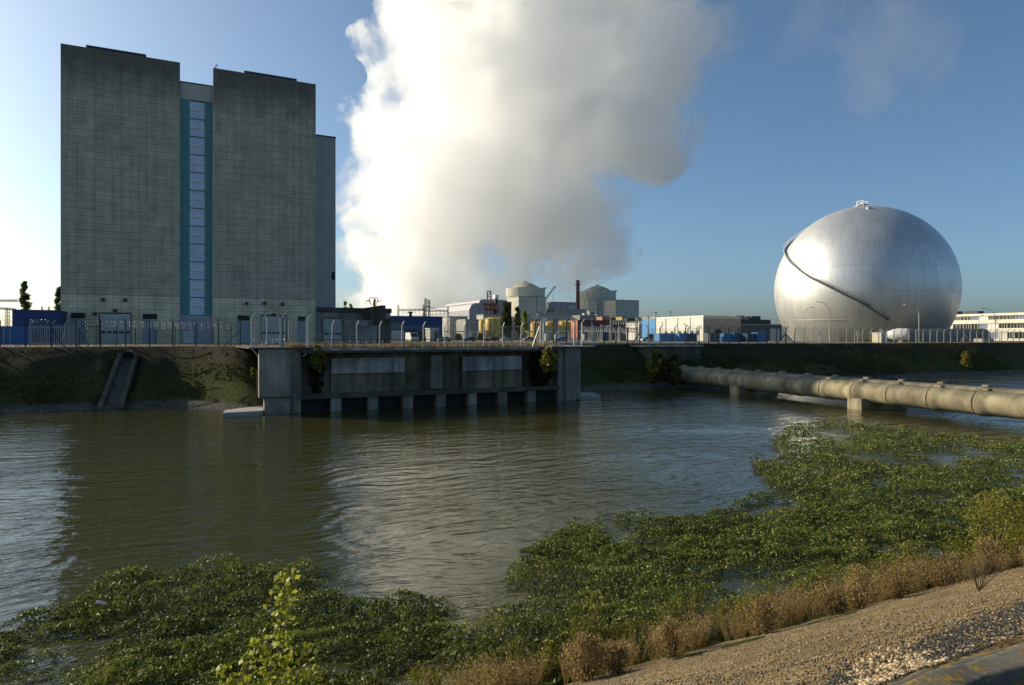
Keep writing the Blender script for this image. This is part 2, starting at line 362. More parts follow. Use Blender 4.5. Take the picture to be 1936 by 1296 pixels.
M['cont_light'] = ribbed('container_light_blue', (0.08, 0.30, 0.62), 0.35, 0.5)
M['cont_navy'] = ribbed('container_navy', (0.015, 0.05, 0.16), 0.35, 0.5)
M['cont_grey'] = ribbed('container_grey', (0.10, 0.12, 0.14), 0.35, 0.5)
M['white_clad'] = ribbed('white_cladding', (0.74, 0.71, 0.62), 1.2, 0.5, 0, False, 0.08)
M['grey_clad'] = ribbed('pale_grey_cladding', (0.42, 0.40, 0.37), 1.2, 0.5, 0, False, 0.1)
M['roof_grey'] = ribbed('turbine_grey', (0.34, 0.33, 0.36), 2.5, 0.45, 0, False, 0.1)
M['darkred'] = ribbed('dark_red_cladding', (0.13, 0.03, 0.025), 1.1, 0.5)
M['orange'] = ribbed('orange_cladding', (0.55, 0.13, 0.04), 1.1, 0.5)
M['yellow'] = paint('yellow_paint', (0.58, 0.38, 0.02), 0.45, 0, 0.3, 0.5)
M['white'] = paint('white_paint', (0.76, 0.74, 0.68), 0.5, 0, 0.15, 0.6)
M['office'] = paint('office_white', (0.78, 0.74, 0.62), 0.6, 0, 0.12, 0.2)
M['galv'] = paint('galvanised_steel', (0.42, 0.43, 0.42), 0.45, 0.5, 0.25, 3)
M['steel_dark'] = paint('dark_steel', (0.05, 0.05, 0.055), 0.55, 0.3, 0.3, 3)
M['post_conc'] = concrete('post_concrete', (0.36, 0.335, 0.28), None, None, 0.3, 0.3)
M['post_shaded'] = paint('shaded_fence_post', (0.06, 0.06, 0.058), 0.7, 0, 0.3, 2)  # darkened post tone: the tall block's shadow is put into the colour
M['rust'] = paint('rusty_steel', (0.16, 0.06, 0.035), 0.8, 0.1, 0.4, 2)
M['red_mast'] = paint('chimney_red', (0.14, 0.045, 0.04), 0.6, 0, 0.3, 0.3)
M['gate'] = paint('gate_grey', (0.55, 0.54, 0.48), 0.55, 0, 0.15, 0.8)
M['door_grey'] = paint('door_bluegrey', (0.30, 0.34, 0.37), 0.55, 0, 0.15, 0.8)
M['base_panel'] = paint('lavender_panel', (0.42, 0.44, 0.48), 0.5, 0, 0.12, 0.8)
M['dark'] = paint('dark_opening', (0.02, 0.021, 0.022), 0.8, 0, 0.3, 1)  # near-black; some panels of it stand in for shade inside openings
M['rack'] = ribbed('trash_rack', (0.03, 0.03, 0.027), 0.16, 0.7, 0.2)
M['rubber'] = paint('tyre_rubber', (0.02, 0.02, 0.02), 0.85)
M['chainlink'] = meshwire('chain_link', (0.32, 0.33, 0.32), 0.085)
M['chainlink_dark'] = meshwire('chain_link_dark', (0.09, 0.09, 0.09), 0.07)
m, nt, b = newmat('window_glass'); b.inputs['Base Color'].default_value = (0.03, 0.035, 0.04, 1); b.inputs['Roughness'].default_value = 0.08; M['glass'] = m
m, nt, b = newmat('blue_window'); b.inputs['Base Color'].default_value = (0.12, 0.17, 0.34, 1); b.inputs['Roughness'].default_value = 0.3; M['blue_glass'] = m
# translucent strip glazing of the stair tower: mauve blue sheets with dark transoms and a bright rail in each bay
m, nt, b = newmat('strip_glazing'); g, z = gridvec(nt)
v1 = ramp(nt, noise(nt, g, 0.4, 4, 0.6), [(0.3, 0.8), (0.7, 1.1)])
gcol = mix(nt, 1.0, (0.62, 0.73, 0.88), v1, 'MULTIPLY')
s = nd(nt, 'ShaderNodeSeparateXYZ', Vector=g)
rb = mth(nt, 'LESS_THAN', mth(nt, 'FRACT', mth(nt, 'MULTIPLY', s.outputs[0], 1.6)), 0.10)
nt.links.new(mix(nt, mth(nt, 'MULTIPLY', rb, 0.3), gcol, (0.08, 0.08, 0.12)), b.inputs['Base Color']); b.inputs['Roughness'].default_value = 0.35; M['strip'] = m

# ------------------------------------------------------------------ the tall concrete block
V0 = 133.0
def U0(px): return ub(px, V0)
def Z0(px, py): return zb(px, py, V0)
mb_root = thing('reactor_building', 'tall windowless grey concrete building in two blocks with a narrow teal glazed strip between', 'building', 1.5, V0)
uL0, uL1, uR0, uR1 = U0(114.5), U0(340.5), U0(403), U0(597)
HT = 49.0
def gates_cut(bm): return bm
MB().box(uL0, uL1, V0, V0 + 45, 0, HT).build('concrete_block', M['facade'], mb_root)
MB().box(uR0, uR1, V0, V0 + 0.9, 0, HT).box(uR0 + 2.6, uR1, V0 + 0.9, V0 + 45, 0, HT).build('concrete_block', M['facade'], mb_root)
q = MB(); q.box(U0(162), U0(276), V0 + 0.5, V0 + 20, HT - 0.3, HT + 0.62); q.build('roof_upstand', M['steel_dark'], mb_root)
q = MB(); q.box(U0(462), U0(562), V0 + 0.5, V0 + 20, HT - 0.3, HT + 0.62); q.build('roof_upstand', M['steel_dark'], mb_root)
VR = V0 + 1.1                         # the recessed strip
zt0, zt1 = Z0(372, 187), Z0(372, 156)
MB().box(uL1, uR0, VR, V0 + 20, zt0 + 0.02, zt1).build('top_fascia', M['beige_clad'], mb_root)
MB().box(uL1, uR0, VR - 0.1, V0 + 20.2, zt1, zt1 + 0.18).build('fascia_coping', M['steel_dark'], mb_root)
gb = Z0(372, 596)
g0, g1 = ub(358.5, VR), ub(387, VR)
MB().box(uL1, g0, VR, V0 + 12, gb, zt0).build('louvre_panel', M['teal'], mb_root)
MB().box(g1, uR0, VR, V0 + 12, gb, zt0).build('louvre_panel', M['teal'], mb_root)
gl = MB().box(g0, g1, VR + 0.12, V0 + 12, gb, zt0).build('strip_window', M['strip'], mb_root)
n = 12
for i in range(n + 1):
    z = zt0 - 0.1 - (zt0 - 0.1 - gb) * i / n
    MB().box(g0, g1, VR - 0.05, VR + 0.118, z - 0.045, z + 0.045).build('transom', M['steel_dark'], gl)
    if i < n:
        zr = z - (zt0 - gb) / n * 0.5; MB().box(g0 + 0.03, g1 - 0.03, VR - 0.03, VR + 0.118, zr - 0.13, zr + 0.13).build('guard_rail', M['white'], gl)
bp = MB().box(uL1, uR0, VR + 0.06, V0 + 12, 0, gb - 0.01).build('base_panel', M['base_panel'], mb_root)
d0, d1 = ub(346, VR), ub(367, VR)
for k in range(2):
    a, b_ = d0 + (d1 - d0) * k / 2 + 0.03, d0 + (d1 - d0) * (k + 1) / 2 - 0.03
    dd = MB().box(a, b_, VR - 0.02, VR + 0.06, 0.05, Z0(356, 626)).build('door', M['white'], mb_root)
    MB().box(a + (0.75 if k else 0.2) * (b_ - a) - 0.05, a + (0.75 if k else 0.2) * (b_ - a) + 0.25, VR - 0.08, VR - 0.02, 1.1, 1.2).build('handle', M['steel_dark'], dd)
def roller_gate(root, p0, p1, ptop, plane=V0, npane=5, zlow=0.04, m='gate', skip=0):
    a, b_, zt = ub(p0, plane), ub(p1, plane), zb((p0 + p1) / 2, ptop, plane)
    g = MB().box(a, b_, plane - 0.03, plane + 0.3, zlow, zt).build('roller_gate', M[m], root)
    q = MB(); q.box(a - 0.12, b_ + 0.12, plane - 0.1, plane - 0.03, zt, zt + 0.22); q.box(a - 0.14, a, plane - 0.1, plane + 0.1, zlow, zt); q.box(b_, b_ + 0.14, plane - 0.1, plane + 0.1, zlow, zt)
    q.build('gate_frame', M['dark_conc'], g)
    ww = (b_ - a) / (npane + skip); q = MB()
    for i in range(npane): q.box(a + ww * (i + skip) + ww * 0.1, a + ww * (i + skip + 1) - ww * 0.1, plane - 0.045, plane - 0.03, zt * 0.35, zt * 0.42)
    q.build('vision_panel', M['dark'], g)
    for z in (zt * 0.25, zt * 0.55, zt * 0.75): pass
    return g
def side_door(root, p0, p1, ptop, plane=V0):
    a, b_, zt = ub(p0, plane), ub(p1, plane), zb((p0 + p1) / 2, ptop, plane)
    MB().box(a, b_, plane - 0.035, plane + 0.3, 0.04, zt * 0.8).build('door', M['door_grey'], root)
    q = MB(); q.box(a, b_, plane - 0.03, plane + 0.3, zt * 0.82, zt); lv = q.build('louvre_vent', M['rack'], root)
    q = MB(); q.box(a - 0.1, b_ + 0.1, plane - 0.08, plane - 0.036, zt, zt + 0.14); q.box(a - 0.1, a, plane - 0.08, plane - 0.036, 0, zt); q.box(b_, b_ + 0.1, plane - 0.08, plane - 0.036, 0, zt); q.build('door_frame', M['galv'], root)
roller_gate(mb_root, 189, 247, 594)
roller_gate(mb_root, 494, 541, 598)
side_door(mb_root, 134, 161, 592); side_door(mb_root, 270, 297, 594); side_door(mb_root, 449, 472, 597); side_door(mb_root, 563, 581, 599)
for px, py in ((195, 566), (237, 567), (180, 593), (466, 574), (500, 573), (534, 575), (518, 595), (218, 587)):
    u, z = U0(px), Z0(px, py); MB().box(u - 0.28, u + 0.28, V0 - 0.5, V0 + 0.05, z - 0.28, z + 0.2).build('wall_lamp', M['steel_dark'], mb_root)
MB().tube([(U0(409), V0 + 2, HT), (U0(409), V0 + 2, HT + 1.1), (U0(409) + 0.3, V0 + 2, HT + 1.4)], 0.12).build('roof_vent', M['galv'], mb_root)
# corrugated tower behind the right block
VT = V0 + 13
ta, tb = ub(580, VT), ub(634.5, VT)
tw = MB().box(ta, tb, VT, VT + 18, 0, zb(615, 259, VT)).build('clad_tower', M['tower_clad'], mb_root)
MB().box(ub(627, VT), ub(633, VT), VT - 0.06, VT, zb(630, 529, VT), zb(630, 514, VT)).build('vent', M['dark'], tw)
MB().box(ta - 0.1, tb + 0.1, VT - 0.1, VT + 18.1, zb(615, 259, VT), zb(615, 259, VT) + 0.25).build('coping', M['steel_dark'], tw)

# low concrete annex with a projecting wing
an = thing('annex_building', 'low stained concrete annex with one roller gate, right of the tall block', 'building', U0(650), V0)
VA = V0 + 0.4
za = zb(640, 582, VA)
uA0, uA1 = uR1 + 0.02, ub(738, VA)
MB().box(uA0, uA1, VA, VA + 16, 0, za - 0.9).build('wall', M['annex'], an)
MB().box(uA0, uA1 + 0.2, VA - 0.25, VA + 16.2, za - 0.9, za).build('roof', M['dark_conc'], an)
roller_gate(an, 611, 646, 603, VA, 3)
uw = ub(738, VA) ; VE = VA - 13
uE = ub(729, VE)
wing = MB().prismx([(VA - 0.26, za - 3.4), (VA - 0.26, za), (VE, za), (VE, 0), (VE + 3, 0), (VE + 3, za - 3.4)], uE - 0.7, uE).build('end_wall', M['dark_conc'], an)
MB().box(uE, uE + 0.9, VE - 0.05, VE + 0.6, 0, za - 2.3).build('buttress', M['dark_conc'], an)
MB().box(uE - 6, uE - 0.71, VE + 5, VE + 5.8, za - 3.6, za - 2.6).build('lintel', M['panel'], an)

# ------------------------------------------------------------------ water intake structure
VI = 65.7
ui0, ui1, ui2, ui3 = ub(490, VI), ub(570, VI), ub(1057, VI), ub(1097, VI)
it = thing('intake_structure', 'stained concrete water intake with seven short piers standing in the canal', 'intake', (ui0 + ui3) / 2, VI, WATER)
um = ub(551, VI)
blk = MB().box(ui0, um, VI, VI + 0.9, -4.55, -0.02).box(ui0 + 0.45, um, VI + 0.03, VI + 0.9, -7.5, -4.56)
blk.build('end_block', M['intake'], it, bevel=0.03)
MB().box(um + 0.002, ui1, VI + 0.25, 88, -7.5, -0.02).build('end_pier', M['intake'], it)
q = MB().box(ui2, ub(1068, VI), VI + 0.2, 88, -7.5, -0.02); q.build('end_pier', M['intake'], it)
MB().box(ub(1068, VI) + 0.002, ui3, VI - 0.1, VI + 4, -7.5, -0.02).build('end_block', M['intake'], it, bevel=0.03)
MB().box(ui1 + 0.002, ui2 - 0.002, VI + 1.3, 88, -7.5, -0.5).build('back_wall', M['brown_conc'], it)
zdk = 0.05
MB().box(ui1 + 0.002, ui2 - 0.002, VI - 0.35, 88, -0.45, zdk - 0.02).build('deck', M['dark_conc'], it)
for a, b_ in ((626, 765), (874, 986)):
    q = MB().box(ub(a, VI + .7), ub(b_, VI + .7), VI + 0.7, VI + 1.3, -4.3, -0.95); w_ = q.build('gate_panel', M['brown_conc'], it)
    MB().box(ub(a, VI + .7) + 0.02, ub(b_, VI + .7) - 0.02, VI + 0.66, VI + 0.7, -2.45, -1.0).build('upper_panel', M['panel'], w_)
    MB().box(ub(a, VI + .7) + 0.02, ub(b_, VI + .7) - 0.02, VI + 0.62, VI + 0.7, -2.55, -2.45).build('ledge', M['dark_conc'], w_)
MB().box(ub(817, VI), ub(838, VI), VI + 0.25, VI + 1.3, -4.2, -0.8).build('pillar', M['intake'], it)
MB().box(ub(606, VI + .9), ub(624, VI + .9), VI + 0.9, VI + 1.3, -4.3, -0.5).build('pillar', M['dark_conc'], it)
MB().box(ui1 + 0.01, ui2 - 0.01, VI - 0.1, VI + 1.2, -4.75, -4.3).build('ledge_beam', M['dark_conc'], it)
for px, hw in ((636, 9.5), (706, 9), (772, 9), (834, 8.5), (894, 7.5), (951, 8), (1005.5, 8)):
    MB().box(ub(px - hw, VI), ub(px + hw, VI), VI, VI + 1.25, -7.5, -4.76).build('pier', M['intake'], it)
MB().box(ui1 + 0.01, ui2 - 0.01, VI + 0.9, VI + 1.1, -7.5, -4.76).build('trash_rack', M['rack'], it)
q = MB(); u = ub(551.5, VI); q.tube([(ui0 - 0.2, VI - 0.06, -1.9), (ui0 - 0.2, VI - 0.06, -4.3)], 0.06)
q.tube([(ui0 - 0.3, VI - 0.05, -4.45), (u - 0.15, VI - 0.05, -4.45), (u, VI - 0.05, -4.6), (u, VI - 0.05, -6.4)], 0.05); q.build('drain_pipe', M['rust'], it)
# floating slabs at the foot of both ends
def slab(name, label, corners_px, thick, m):
    top = [onwater(x, y, WATER + thick) for x, y in corners_px]
    q = MB(); n = len(top); vs = [(a, b_, WATER + thick) for a, b_ in top] + [(a, b_, WATER - 1.2) for a, b_ in top]
    q.add(vs, [tuple(range(n)), tuple(reversed(range(n, 2 * n)))] + [(i, n + i, n + (i + 1) % n, (i + 1) % n) for i in range(n)])
    return tag(q.build(name, m, None, o=(top[0][0], top[0][1], WATER)), label, 'slab')
slab('concrete_slab', 'pale sloping concrete slab at the water, left foot of the intake', [(421, 781), (426, 775.5), (497, 767), (497, 777)], 0.42, M['grey_conc'])
slab('concrete_slab', 'flat grey concrete slab at the water, right foot of the intake', [(1096, 752), (1096, 743), (1120, 742.5), (1136, 746.5)], 0.35, M['grey_conc'])

# ------------------------------------------------------------------ pipelines across the canal
pd = Vector((-.34, 1)).normalized(); pdu, pdv = CU * pd.x + SU * pd.y, -SU * pd.x + CU * pd.y
def pipe_at(D, off=0.0):
    X = 35.0 - .34 * (D - 66.7); u, v = CU * X + SU * D, -SU * X + CU * D
    return u + pdv * off, v - pdu * off
PZ, PR = -4.36, 1.01
def pipeline(label, off, dz, d0, dfirst):
    u0, v0 = pipe_at(66.7, off)
    t = thing('water_pipe', label, 'pipe', u0, v0, WATER, 'concrete pipelines across the canal')
    D = dfirst; ds = []
    while D < 103: ds.append(D); D += 3.98
    for i, D in enumerate(ds):
        a = pipe_at(D, off); c = pipe_at(D + 3.98, off); r = PR
        L = Vector((c[0] - a[0], c[1] - a[1])); n = 3
        A = Vector((a[0], a[1], PZ + dz)); C = Vector((c[0], c[1], PZ + dz)); dr = (C - A).normalized()
        C = A + dr * ((C - A).length - 0.15)
        q = MB(); q.tube([A + dr * 0.02, C - dr * 0.75, C - dr * 0.65, C - dr * 0.0], [r, r, r * 1.07, r * 1.07], 40, True)
        sg = q.build('pipe_segment', M['pipe'], t, smooth=40)
        q = MB(); q.box(-0.3, 0.3, -0.25, 0.25, 0, 0.14)
        A2 = A.lerp(C, 0.9); q.v = [(A2.x + x, A2.y + y, A2.z + r * 1.04 + z) for x, y, z in q.v]
        q.build('lifting_lug', M['pipe'], sg)
    q = MB(); A = pipe_at(ds[0], off); B = pipe_at(ds[-1] + 4, off)
    q.tube([(A[0], A[1], PZ + dz), (B[0], B[1], PZ + dz)], PR * 0.93, 24); q.build('inner_sleeve', M['dark'], t)
    return t
pipeline('nearer of two thick jointed concrete pipes crossing the canal on stub piers', 0.0, 0.0, 0, 56.5 - 3.98 * 5)
pipeline('rear concrete pipe hidden behind the nearer one, only its joint lugs showing', 2.75, 0.12, 0, 58.4 - 3.98 * 5)
for i, D in enumerate((49.0, 67.4, 85.0)):
    u, v = pipe_at(D, 1.35)
    q = MB(); L = 2.9; w_ = 0.9
    ax, ay = Vector((pdu, pdv, 0)), Vector((pdv, -pdu, 0)); vs = []
    for z in (-8.0, PZ - 0.55):
        for sx, sy in ((-1, -1), (1, -1), (1, 1), (-1, 1)): vs.append(Vector((u, v, z)) + ax * sx * w_ + ay * sy * L)
    q.add(vs, [(0, 3, 2, 1), (4, 5, 6, 7), (0, 1, 5, 4), (1, 2, 6, 5), (2, 3, 7, 6), (3, 0, 4, 7)])
    if i == 0: continue
    tag(q.build('pipe_pier', M['pipe'], None, o=(u, v, WATER), bevel=0.04), ['', 'square concrete pier under the sunlit stretch of the pipe', 'square concrete pier under the shaded far stretch of the pipe'][i], 'pier')

# ------------------------------------------------------------------ the sphere
m_sph, nt, b = newmat('sphere_skin'); c = objco(nt); x = nd(nt, 'ShaderNodeSeparateXYZ', Vector=c)
lon = mth(nt, 'ARCTAN2', x.outputs[1], x.outputs[0]); lat = mth(nt, 'ARCSINE', mth(nt, 'DIVIDE', x.outputs[2], 27.6))
gv = nd(nt, 'ShaderNodeCombineXYZ', X=mth(nt, 'ADD', lon, 10.0), Y=mth(nt, 'ADD', lat, 2.93), Z=0.0).outputs[0]
br = nd(nt, 'ShaderNodeTexBrick', {'offset': 0.5}, Vector=gv, Color1=(1, 1, 1, 1), Color2=(0.90, 0.90, 0.905, 1), Mortar=(0.68, 0.68, 0.68, 1), Scale=1.0, Mortar_Size=0.0022, Mortar_Smooth=0.3, Bias=0.0,
        Brick_Width=2 * math.pi / 36, Row_Height=math.pi / 11)
br2 = nd(nt, 'ShaderNodeTexBrick', {'offset': 0.5}, Vector=gv, Color1=(1, 1, 1, 1), Color2=(0.95, 0.95, 0.95, 1), Mortar=(0.93, 0.93, 0.93, 1), Scale=1.0, Mortar_Size=0.0015, Mortar_Smooth=0.3, Bias=0.0,
        Brick_Width=2 * math.pi / 144, Row_Height=math.pi / 44)
col = mix(nt, 1.0, (0.75, 0.75, 0.73), br.outputs[0], 'MULTIPLY'); col = mix(nt, 0.6, col, br2.outputs[0], 'MULTIPLY')
st = ramp(nt, noise(nt, gv, 1.0, 5, 0.65, 0.2, (22, 2.2, 1)), [(0.35, 0.93), (0.65, 1.02)])
col = mix(nt, 1.0, col, st, 'MULTIPLY')
col = mix(nt, 1.0, col, ramp(nt, noise(nt, c, 0.18, 5, 0.6), [(0.3, 0.9), (0.7, 1.04)]), 'MULTIPLY')
nt.links.new(col, b.inputs['Base Color']); b.inputs['Metallic'].default_value = 0.72
rg = ramp(nt, noise(nt, gv, 1.0, 5, 0.65, 0.2, (30, 4, 1)), [(0.3, 0.42), (0.7, 0.48)]); nt.links.new(rg, b.inputs['Roughness'])
bump(nt, mth(nt, 'ADD', mth(nt, 'MULTIPLY', br.outputs[1], -1.0), mth(nt, 'MULTIPLY', noise(nt, gv, 60, 2, 0.5), 0.25)), b, 0.25, 0.05)
SR = 27.5
SPH_D, SPH_PX, SPH_PY = 228.0, 1631.5, 549.0
su, sv = UV(SPH_PX, SPH_D); sz = zd(SPH_PY, SPH_D)
SC = Vector((su, sv, sz))
sp = thing('containment_sphere', 'huge silver metal sphere half sunk in the ground with a stair winding up it', 'sphere', su, sv, 0)
q = MB(); q.lathe([(max(0.01, SR * math.cos(t)), SR * math.sin(t)) for t in np.linspace(-math.pi/2, math.pi/2, 97)], (su, sv, sz), 160, False)
so = q.build('shell', m_sph, sp, o=(su, sv, 0), smooth=60)
so.data.transform(Matrix.Translation((0, 0, -sz))); so.location.z = sz     # object coordinates centred on the sphere
def on_sphere(px, py, lift=0.0):
    a = (px - CX) / F; c_ = (HY - py) / F; d = Vector((CU * a + SU, -SU * a + CU, c_)); d.normalize()
    o_ = Vector((0, 0, CAMZ)) - SC; bq = o_.dot(d); disc = bq * bq - (o_.dot(o_) - SR * SR)
    if disc < 0: p = o_ + d * (-bq)
    else: p = o_ + d * (-bq - math.sqrt(disc))
    return p.normalized()
path_px = [(1681, 604), (1664, 593), (1645, 580.5), (1625, 569), (1600, 557.5), (1575, 545), (1553, 534), (1535, 526), (1517, 514), (1503, 502), (1493, 492), (1487, 481), (1485.5, 472)]
dirs = [on_sphere(*p) for p in path_px]
def sph(d): return math.atan2(d.y, d.x), math.asin(max(-1, min(1, d.z)))
lo, la = zip(*[sph(d) for d in dirs]); lo = list(np.unwrap(lo)); la = list(la)
dl = lo[-1] - lo[-4]; dd = la[-1] - la[-4]
k = 0
L0, A0 = lo[-1], la[-1]; step = math.copysign(0.07, dl)
while la[-1] < 1.36 and k < 60:
    k += 1; a = la[-1] + 0.045; la.append(a); lo.append(lo[-1] + step * (0.85 if a < 1.0 else 1.3))
lo = np.array(lo); la = np.array(la)
def sdirs(lo, la): return [Vector((math.cos(a) * math.cos(o), math.cos(a) * math.sin(o), math.sin(a))) for o, a in zip(lo, la)]
tt = np.arange(len(lo)); ts = np.linspace(0, len(lo) - 1, 150)
D1 = sdirs(np.interp(ts, tt, lo), np.interp(ts, tt, la))
stair = MB(); rail = MB()
rows = [(SR + 0.12, 0), (SR + 1.25, 0)]
for i in range(len(D1) - 1):
    a, c_ = D1[i], D1[i + 1]; P0, P1 = SC + a * (SR + 0.25), SC + c_ * (SR + 0.25)
    stair.beam(P0, P1, 0.3, 0.8)
    h0, h1 = SC + a * (SR + 1.05) + Vector((0, 0, 1.05)), SC + c_ * (SR + 1.05) + Vector((0, 0, 1.05))
    rail.beam(h0, h1, 0.07); b0 = SC + a * (SR + 1.0); rail.beam(b0, h0, 0.06)
    m0, m1 = b0.lerp(h0, 0.5), (SC + c_ * (SR + 1.0)).lerp(h1, 0.5); rail.beam(m0, m1, 0.05)
sto = stair.build('spiral_stair', M['steel_dark'], sp); rail.build('handrail', M['galv'], sto)
pl = MB(); tp = on_sphere(1640, 387); P = SC + Vector((0, 0, SR)); P = SC + Vector((tp.x, tp.y, 0)) * SR * 0.35 + Vector((0, 0, SR * 0.925)); P = SC + Vector((0, 0, SR))
P = Vector((su - 0.3, sv, sz + SR))
pl.box(P.x - 1.3, P.x + 1.3, P.y - 1.3, P.y + 1.3, P.z + 0.75, P.z + 0.9); pl.lathe([(0.6, -0.5), (0.6, 0.75)], P, 12)
for sx in (-1.2, 1.2):
    for sy in (-1.2, 1.2): pl.beam(P + Vector((sx, sy, -0.5)), P + Vector((sx, sy, 1.95)), 0.12)
for z in (1.4, 1.95):
    for a, c_ in (((-1.2, -1.2), (1.2, -1.2)), ((1.2, -1.2), (1.2, 1.2)), ((1.2, 1.2), (-1.2, 1.2)), ((-1.2, 1.2), (-1.2, -1.2))): pl.beam(P + Vector((*a, z)), P + Vector((*c_, z)), 0.1)
pl.build('top_platform', M['galv'], sp)
q = MB(); hd = on_sphere(1643, 394.5); P = SC + hd * SR
q.lathe([(0.8, -0.3), (0.8, 0.35), (0.5, 0.5)], P, 14); q.build('hatch', M['galv'], sp)
def sph_strip(q, px0, py0, px1, py1, n=14, w=0.3):
    ps = [SC + on_sphere(px0 + (px1 - px0) * i / n, py0 + (py1 - py0) * i / n) * (SR + 0.04) for i in range(n + 1)]
    for a, c_ in zip(ps[:-1], ps[1:]): q.beam(a, c_, w, 0.1)
q = MB(); sph_strip(q, 1489, 606, 1600, 605); q.build('seam_band', M['galv'], sp)

# ------------------------------------------------------------------ vegetation helpers
def quadmesh(name, P, A, B, tint, m, parent=None, o=(0, 0, 0), fold=None):
    """many leaves: centre P, half length A, half width B (n x 3 each, canal frame), one rhombus per leaf"""
    n = len(P); V = np.empty((n, 4, 3)); V[:, 0] = P - A; V[:, 1] = P + B; V[:, 2] = P + A; V[:, 3] = P - B
    V = V.reshape(-1, 3) - np.array(o)
    me = bpy.data.meshes.new(name)
    me.vertices.add(4 * n); me.vertices.foreach_set('co', V.astype(np.float32).ravel())
    me.loops.add(4 * n); me.loops.foreach_set('vertex_index', np.arange(4 * n, dtype=np.int32))
    me.polygons.add(n); me.polygons.foreach_set('loop_start', np.arange(0, 4 * n, 4, dtype=np.int32))
    me.update(calc_edges=True)
    at = me.attributes.new('tint', 'FLOAT', 'POINT'); at.data.foreach_set('value', np.repeat(np.clip(tint, 0, 1), 4).astype(np.float32))
    me.materials.append(m); ob = bpy.data.objects.new(name, me); COL.objects.link(ob)
    if parent is not None: ob.parent = parent
    else: ob.location = W(*o); ob.rotation_euler = (0, 0, TH); ORG[ob] = o
    return ob
def rvec(n, up=0.0, upz=1.0):
    v = rng.normal(size=(n, 3)); v[:, 2] = v[:, 2] * upz + up; return v / np.linalg.norm(v, axis=1)[:, None]
def leafdirs(n, up=0.0, flat=1.0):
    a = rvec(n, up, flat); r = rvec(n); b_ = np.cross(a, r); b_ /= np.linalg.norm(b_, axis=1)[:, None] + 1e-9; return a, b_
F_W = foliage('primrose_leaves', (0.018, 0.032, 0.008), (0.36, 0.30, 0.085), 0.3, 0.48, 0.3, [(0.5, (0.15, 0.185, 0.03)), (0.84, (0.33, 0.335, 0.06))])
F_Y = foliage('yellow_leaves', (0.055, 0.075, 0.012), (0.42, 0.36, 0.045), 0.4)
F_G = foliage('poplar_leaves', (0.03, 0.05, 0.016), (0.17, 0.20, 0.055), 0.4)
F_L = foliage('lime_leaves', (0.12, 0.17, 0.02), (0.50, 0.50, 0.06), 0.42)
F_D = foliage('dry_weeds', (0.10, 0.066, 0.028), (0.58, 0.43, 0.19), 0.32, 0.8, 0.1)
F_B = foliage('bank_grass', (0.02, 0.022, 0.009), (0.15, 0.14, 0.055), 0.25, 0.8, 0.1)
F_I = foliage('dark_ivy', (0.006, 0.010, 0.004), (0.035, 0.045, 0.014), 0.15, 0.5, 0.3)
M['bark'] = paint('bark', (0.10, 0.075, 0.05), 0.9, 0, 0.4, 4)
def crown_pts(n, c, r, h, lumps, shape='round'):
    """points in the lumpy volume of a crown: base centre c, radius r, height h"""
    out = []; L = rng.uniform(-1, 1, (lumps, 3)); need = n
    ang = rng.uniform(0, 2 * np.pi, lumps); t = rng.uniform(0.05, 0.97, lumps)
    prof = {'round': lambda t: np.sin(np.pi * np.clip(t * 0.9 + 0.06, 0, 1)) ** 0.7, 'poplar': lambda t: np.clip(np.minimum(t * 6 + 0.35, 1.0), 0, 1) * np.sqrt(np.clip(1.02 - t, 0, 1)) ** 0.9,
            'cone': lambda t: np.clip(1.05 - t, 0, 1)}[shape]
    rr = prof(t) * r * rng.uniform(0.25, 0.8, lumps)
    cx, cy_, cz = c[0] + rr * np.cos(ang), c[1] + rr * np.sin(ang), c[2] + t * h
    lr = (0.20 + 0.22 * prof(t)) * r * rng.uniform(0.7, 1.35, lumps)
    k = rng.integers(0, lumps, n); d = rvec(n) * (rng.uniform(0, 1, n) ** 0.45)[:, None]
    P = np.stack([cx[k] + d[:, 0] * lr[k], cy_[k] + d[:, 1] * lr[k], cz[k] + d[:, 2] * lr[k] * 1.25], 1)
    return P, d
def plant(name, label, cat, u, v, z, h, r, n, leaf, m, shape='round', lumps=28, trunk=0.0, group=None, stems=0, lo=0.0, up=0.3, base=None, lname='foliage', sname=None):
    t = thing(name, label, cat, u, v, z, group)
    P, d = crown_pts(n, (u, v, z + trunk), r, h - trunk, lumps, shape)
    A, B = leafdirs(n, up); s = leaf * rng.uniform(0.6, 1.3, n)[:, None]
    tint = np.clip(rng.beta(2, 2.2, n) + lo, 0, 1)
    quadmesh(lname, P, A * s, B * s * 0.62, tint, m, t, (u, v, z))
    q = MB()
    if stems:
        for k in range(stems):
            a = 2 * math.pi * k / stems + random.uniform(-.4, .4); rr = r * random.uniform(0.2, 0.75)
            q.tube([(u + 0.05 * math.cos(a), v + 0.05 * math.sin(a), z - 0.1), (u + rr * 0.5 * math.cos(a), v + rr * 0.5 * math.sin(a), z + h * 0.45), (u + rr * math.cos(a), v + rr * math.sin(a), z + h * random.uniform(0.7, 0.95))],
                   [0.012 * h + .008, 0.008 * h + .004, 0.003 * h + .002], 5)
        q.build(sname or 'stem', M['bark'], t)
    else:
        q.tube([(u, v, z - 0.2), (u + r * 0.05, v, z + h * 0.4), (u, v + r * .03, z + h * 0.85)], [h * 0.02 + .03, h * 0.014 + .02, h * .004], 7)
        for k in range(7):
            a = k * 2.4; zz = z + trunk + (h - trunk) * (0.1 + 0.1 * k)
            q.tube([(u, v, zz), (u + r * 0.55 * math.cos(a), v + r * 0.55 * math.sin(a), zz + h * 0.13)], [h * .008, h * .003], 5)
        q.build(sname or 'trunk', M['bark'], t)
    return t
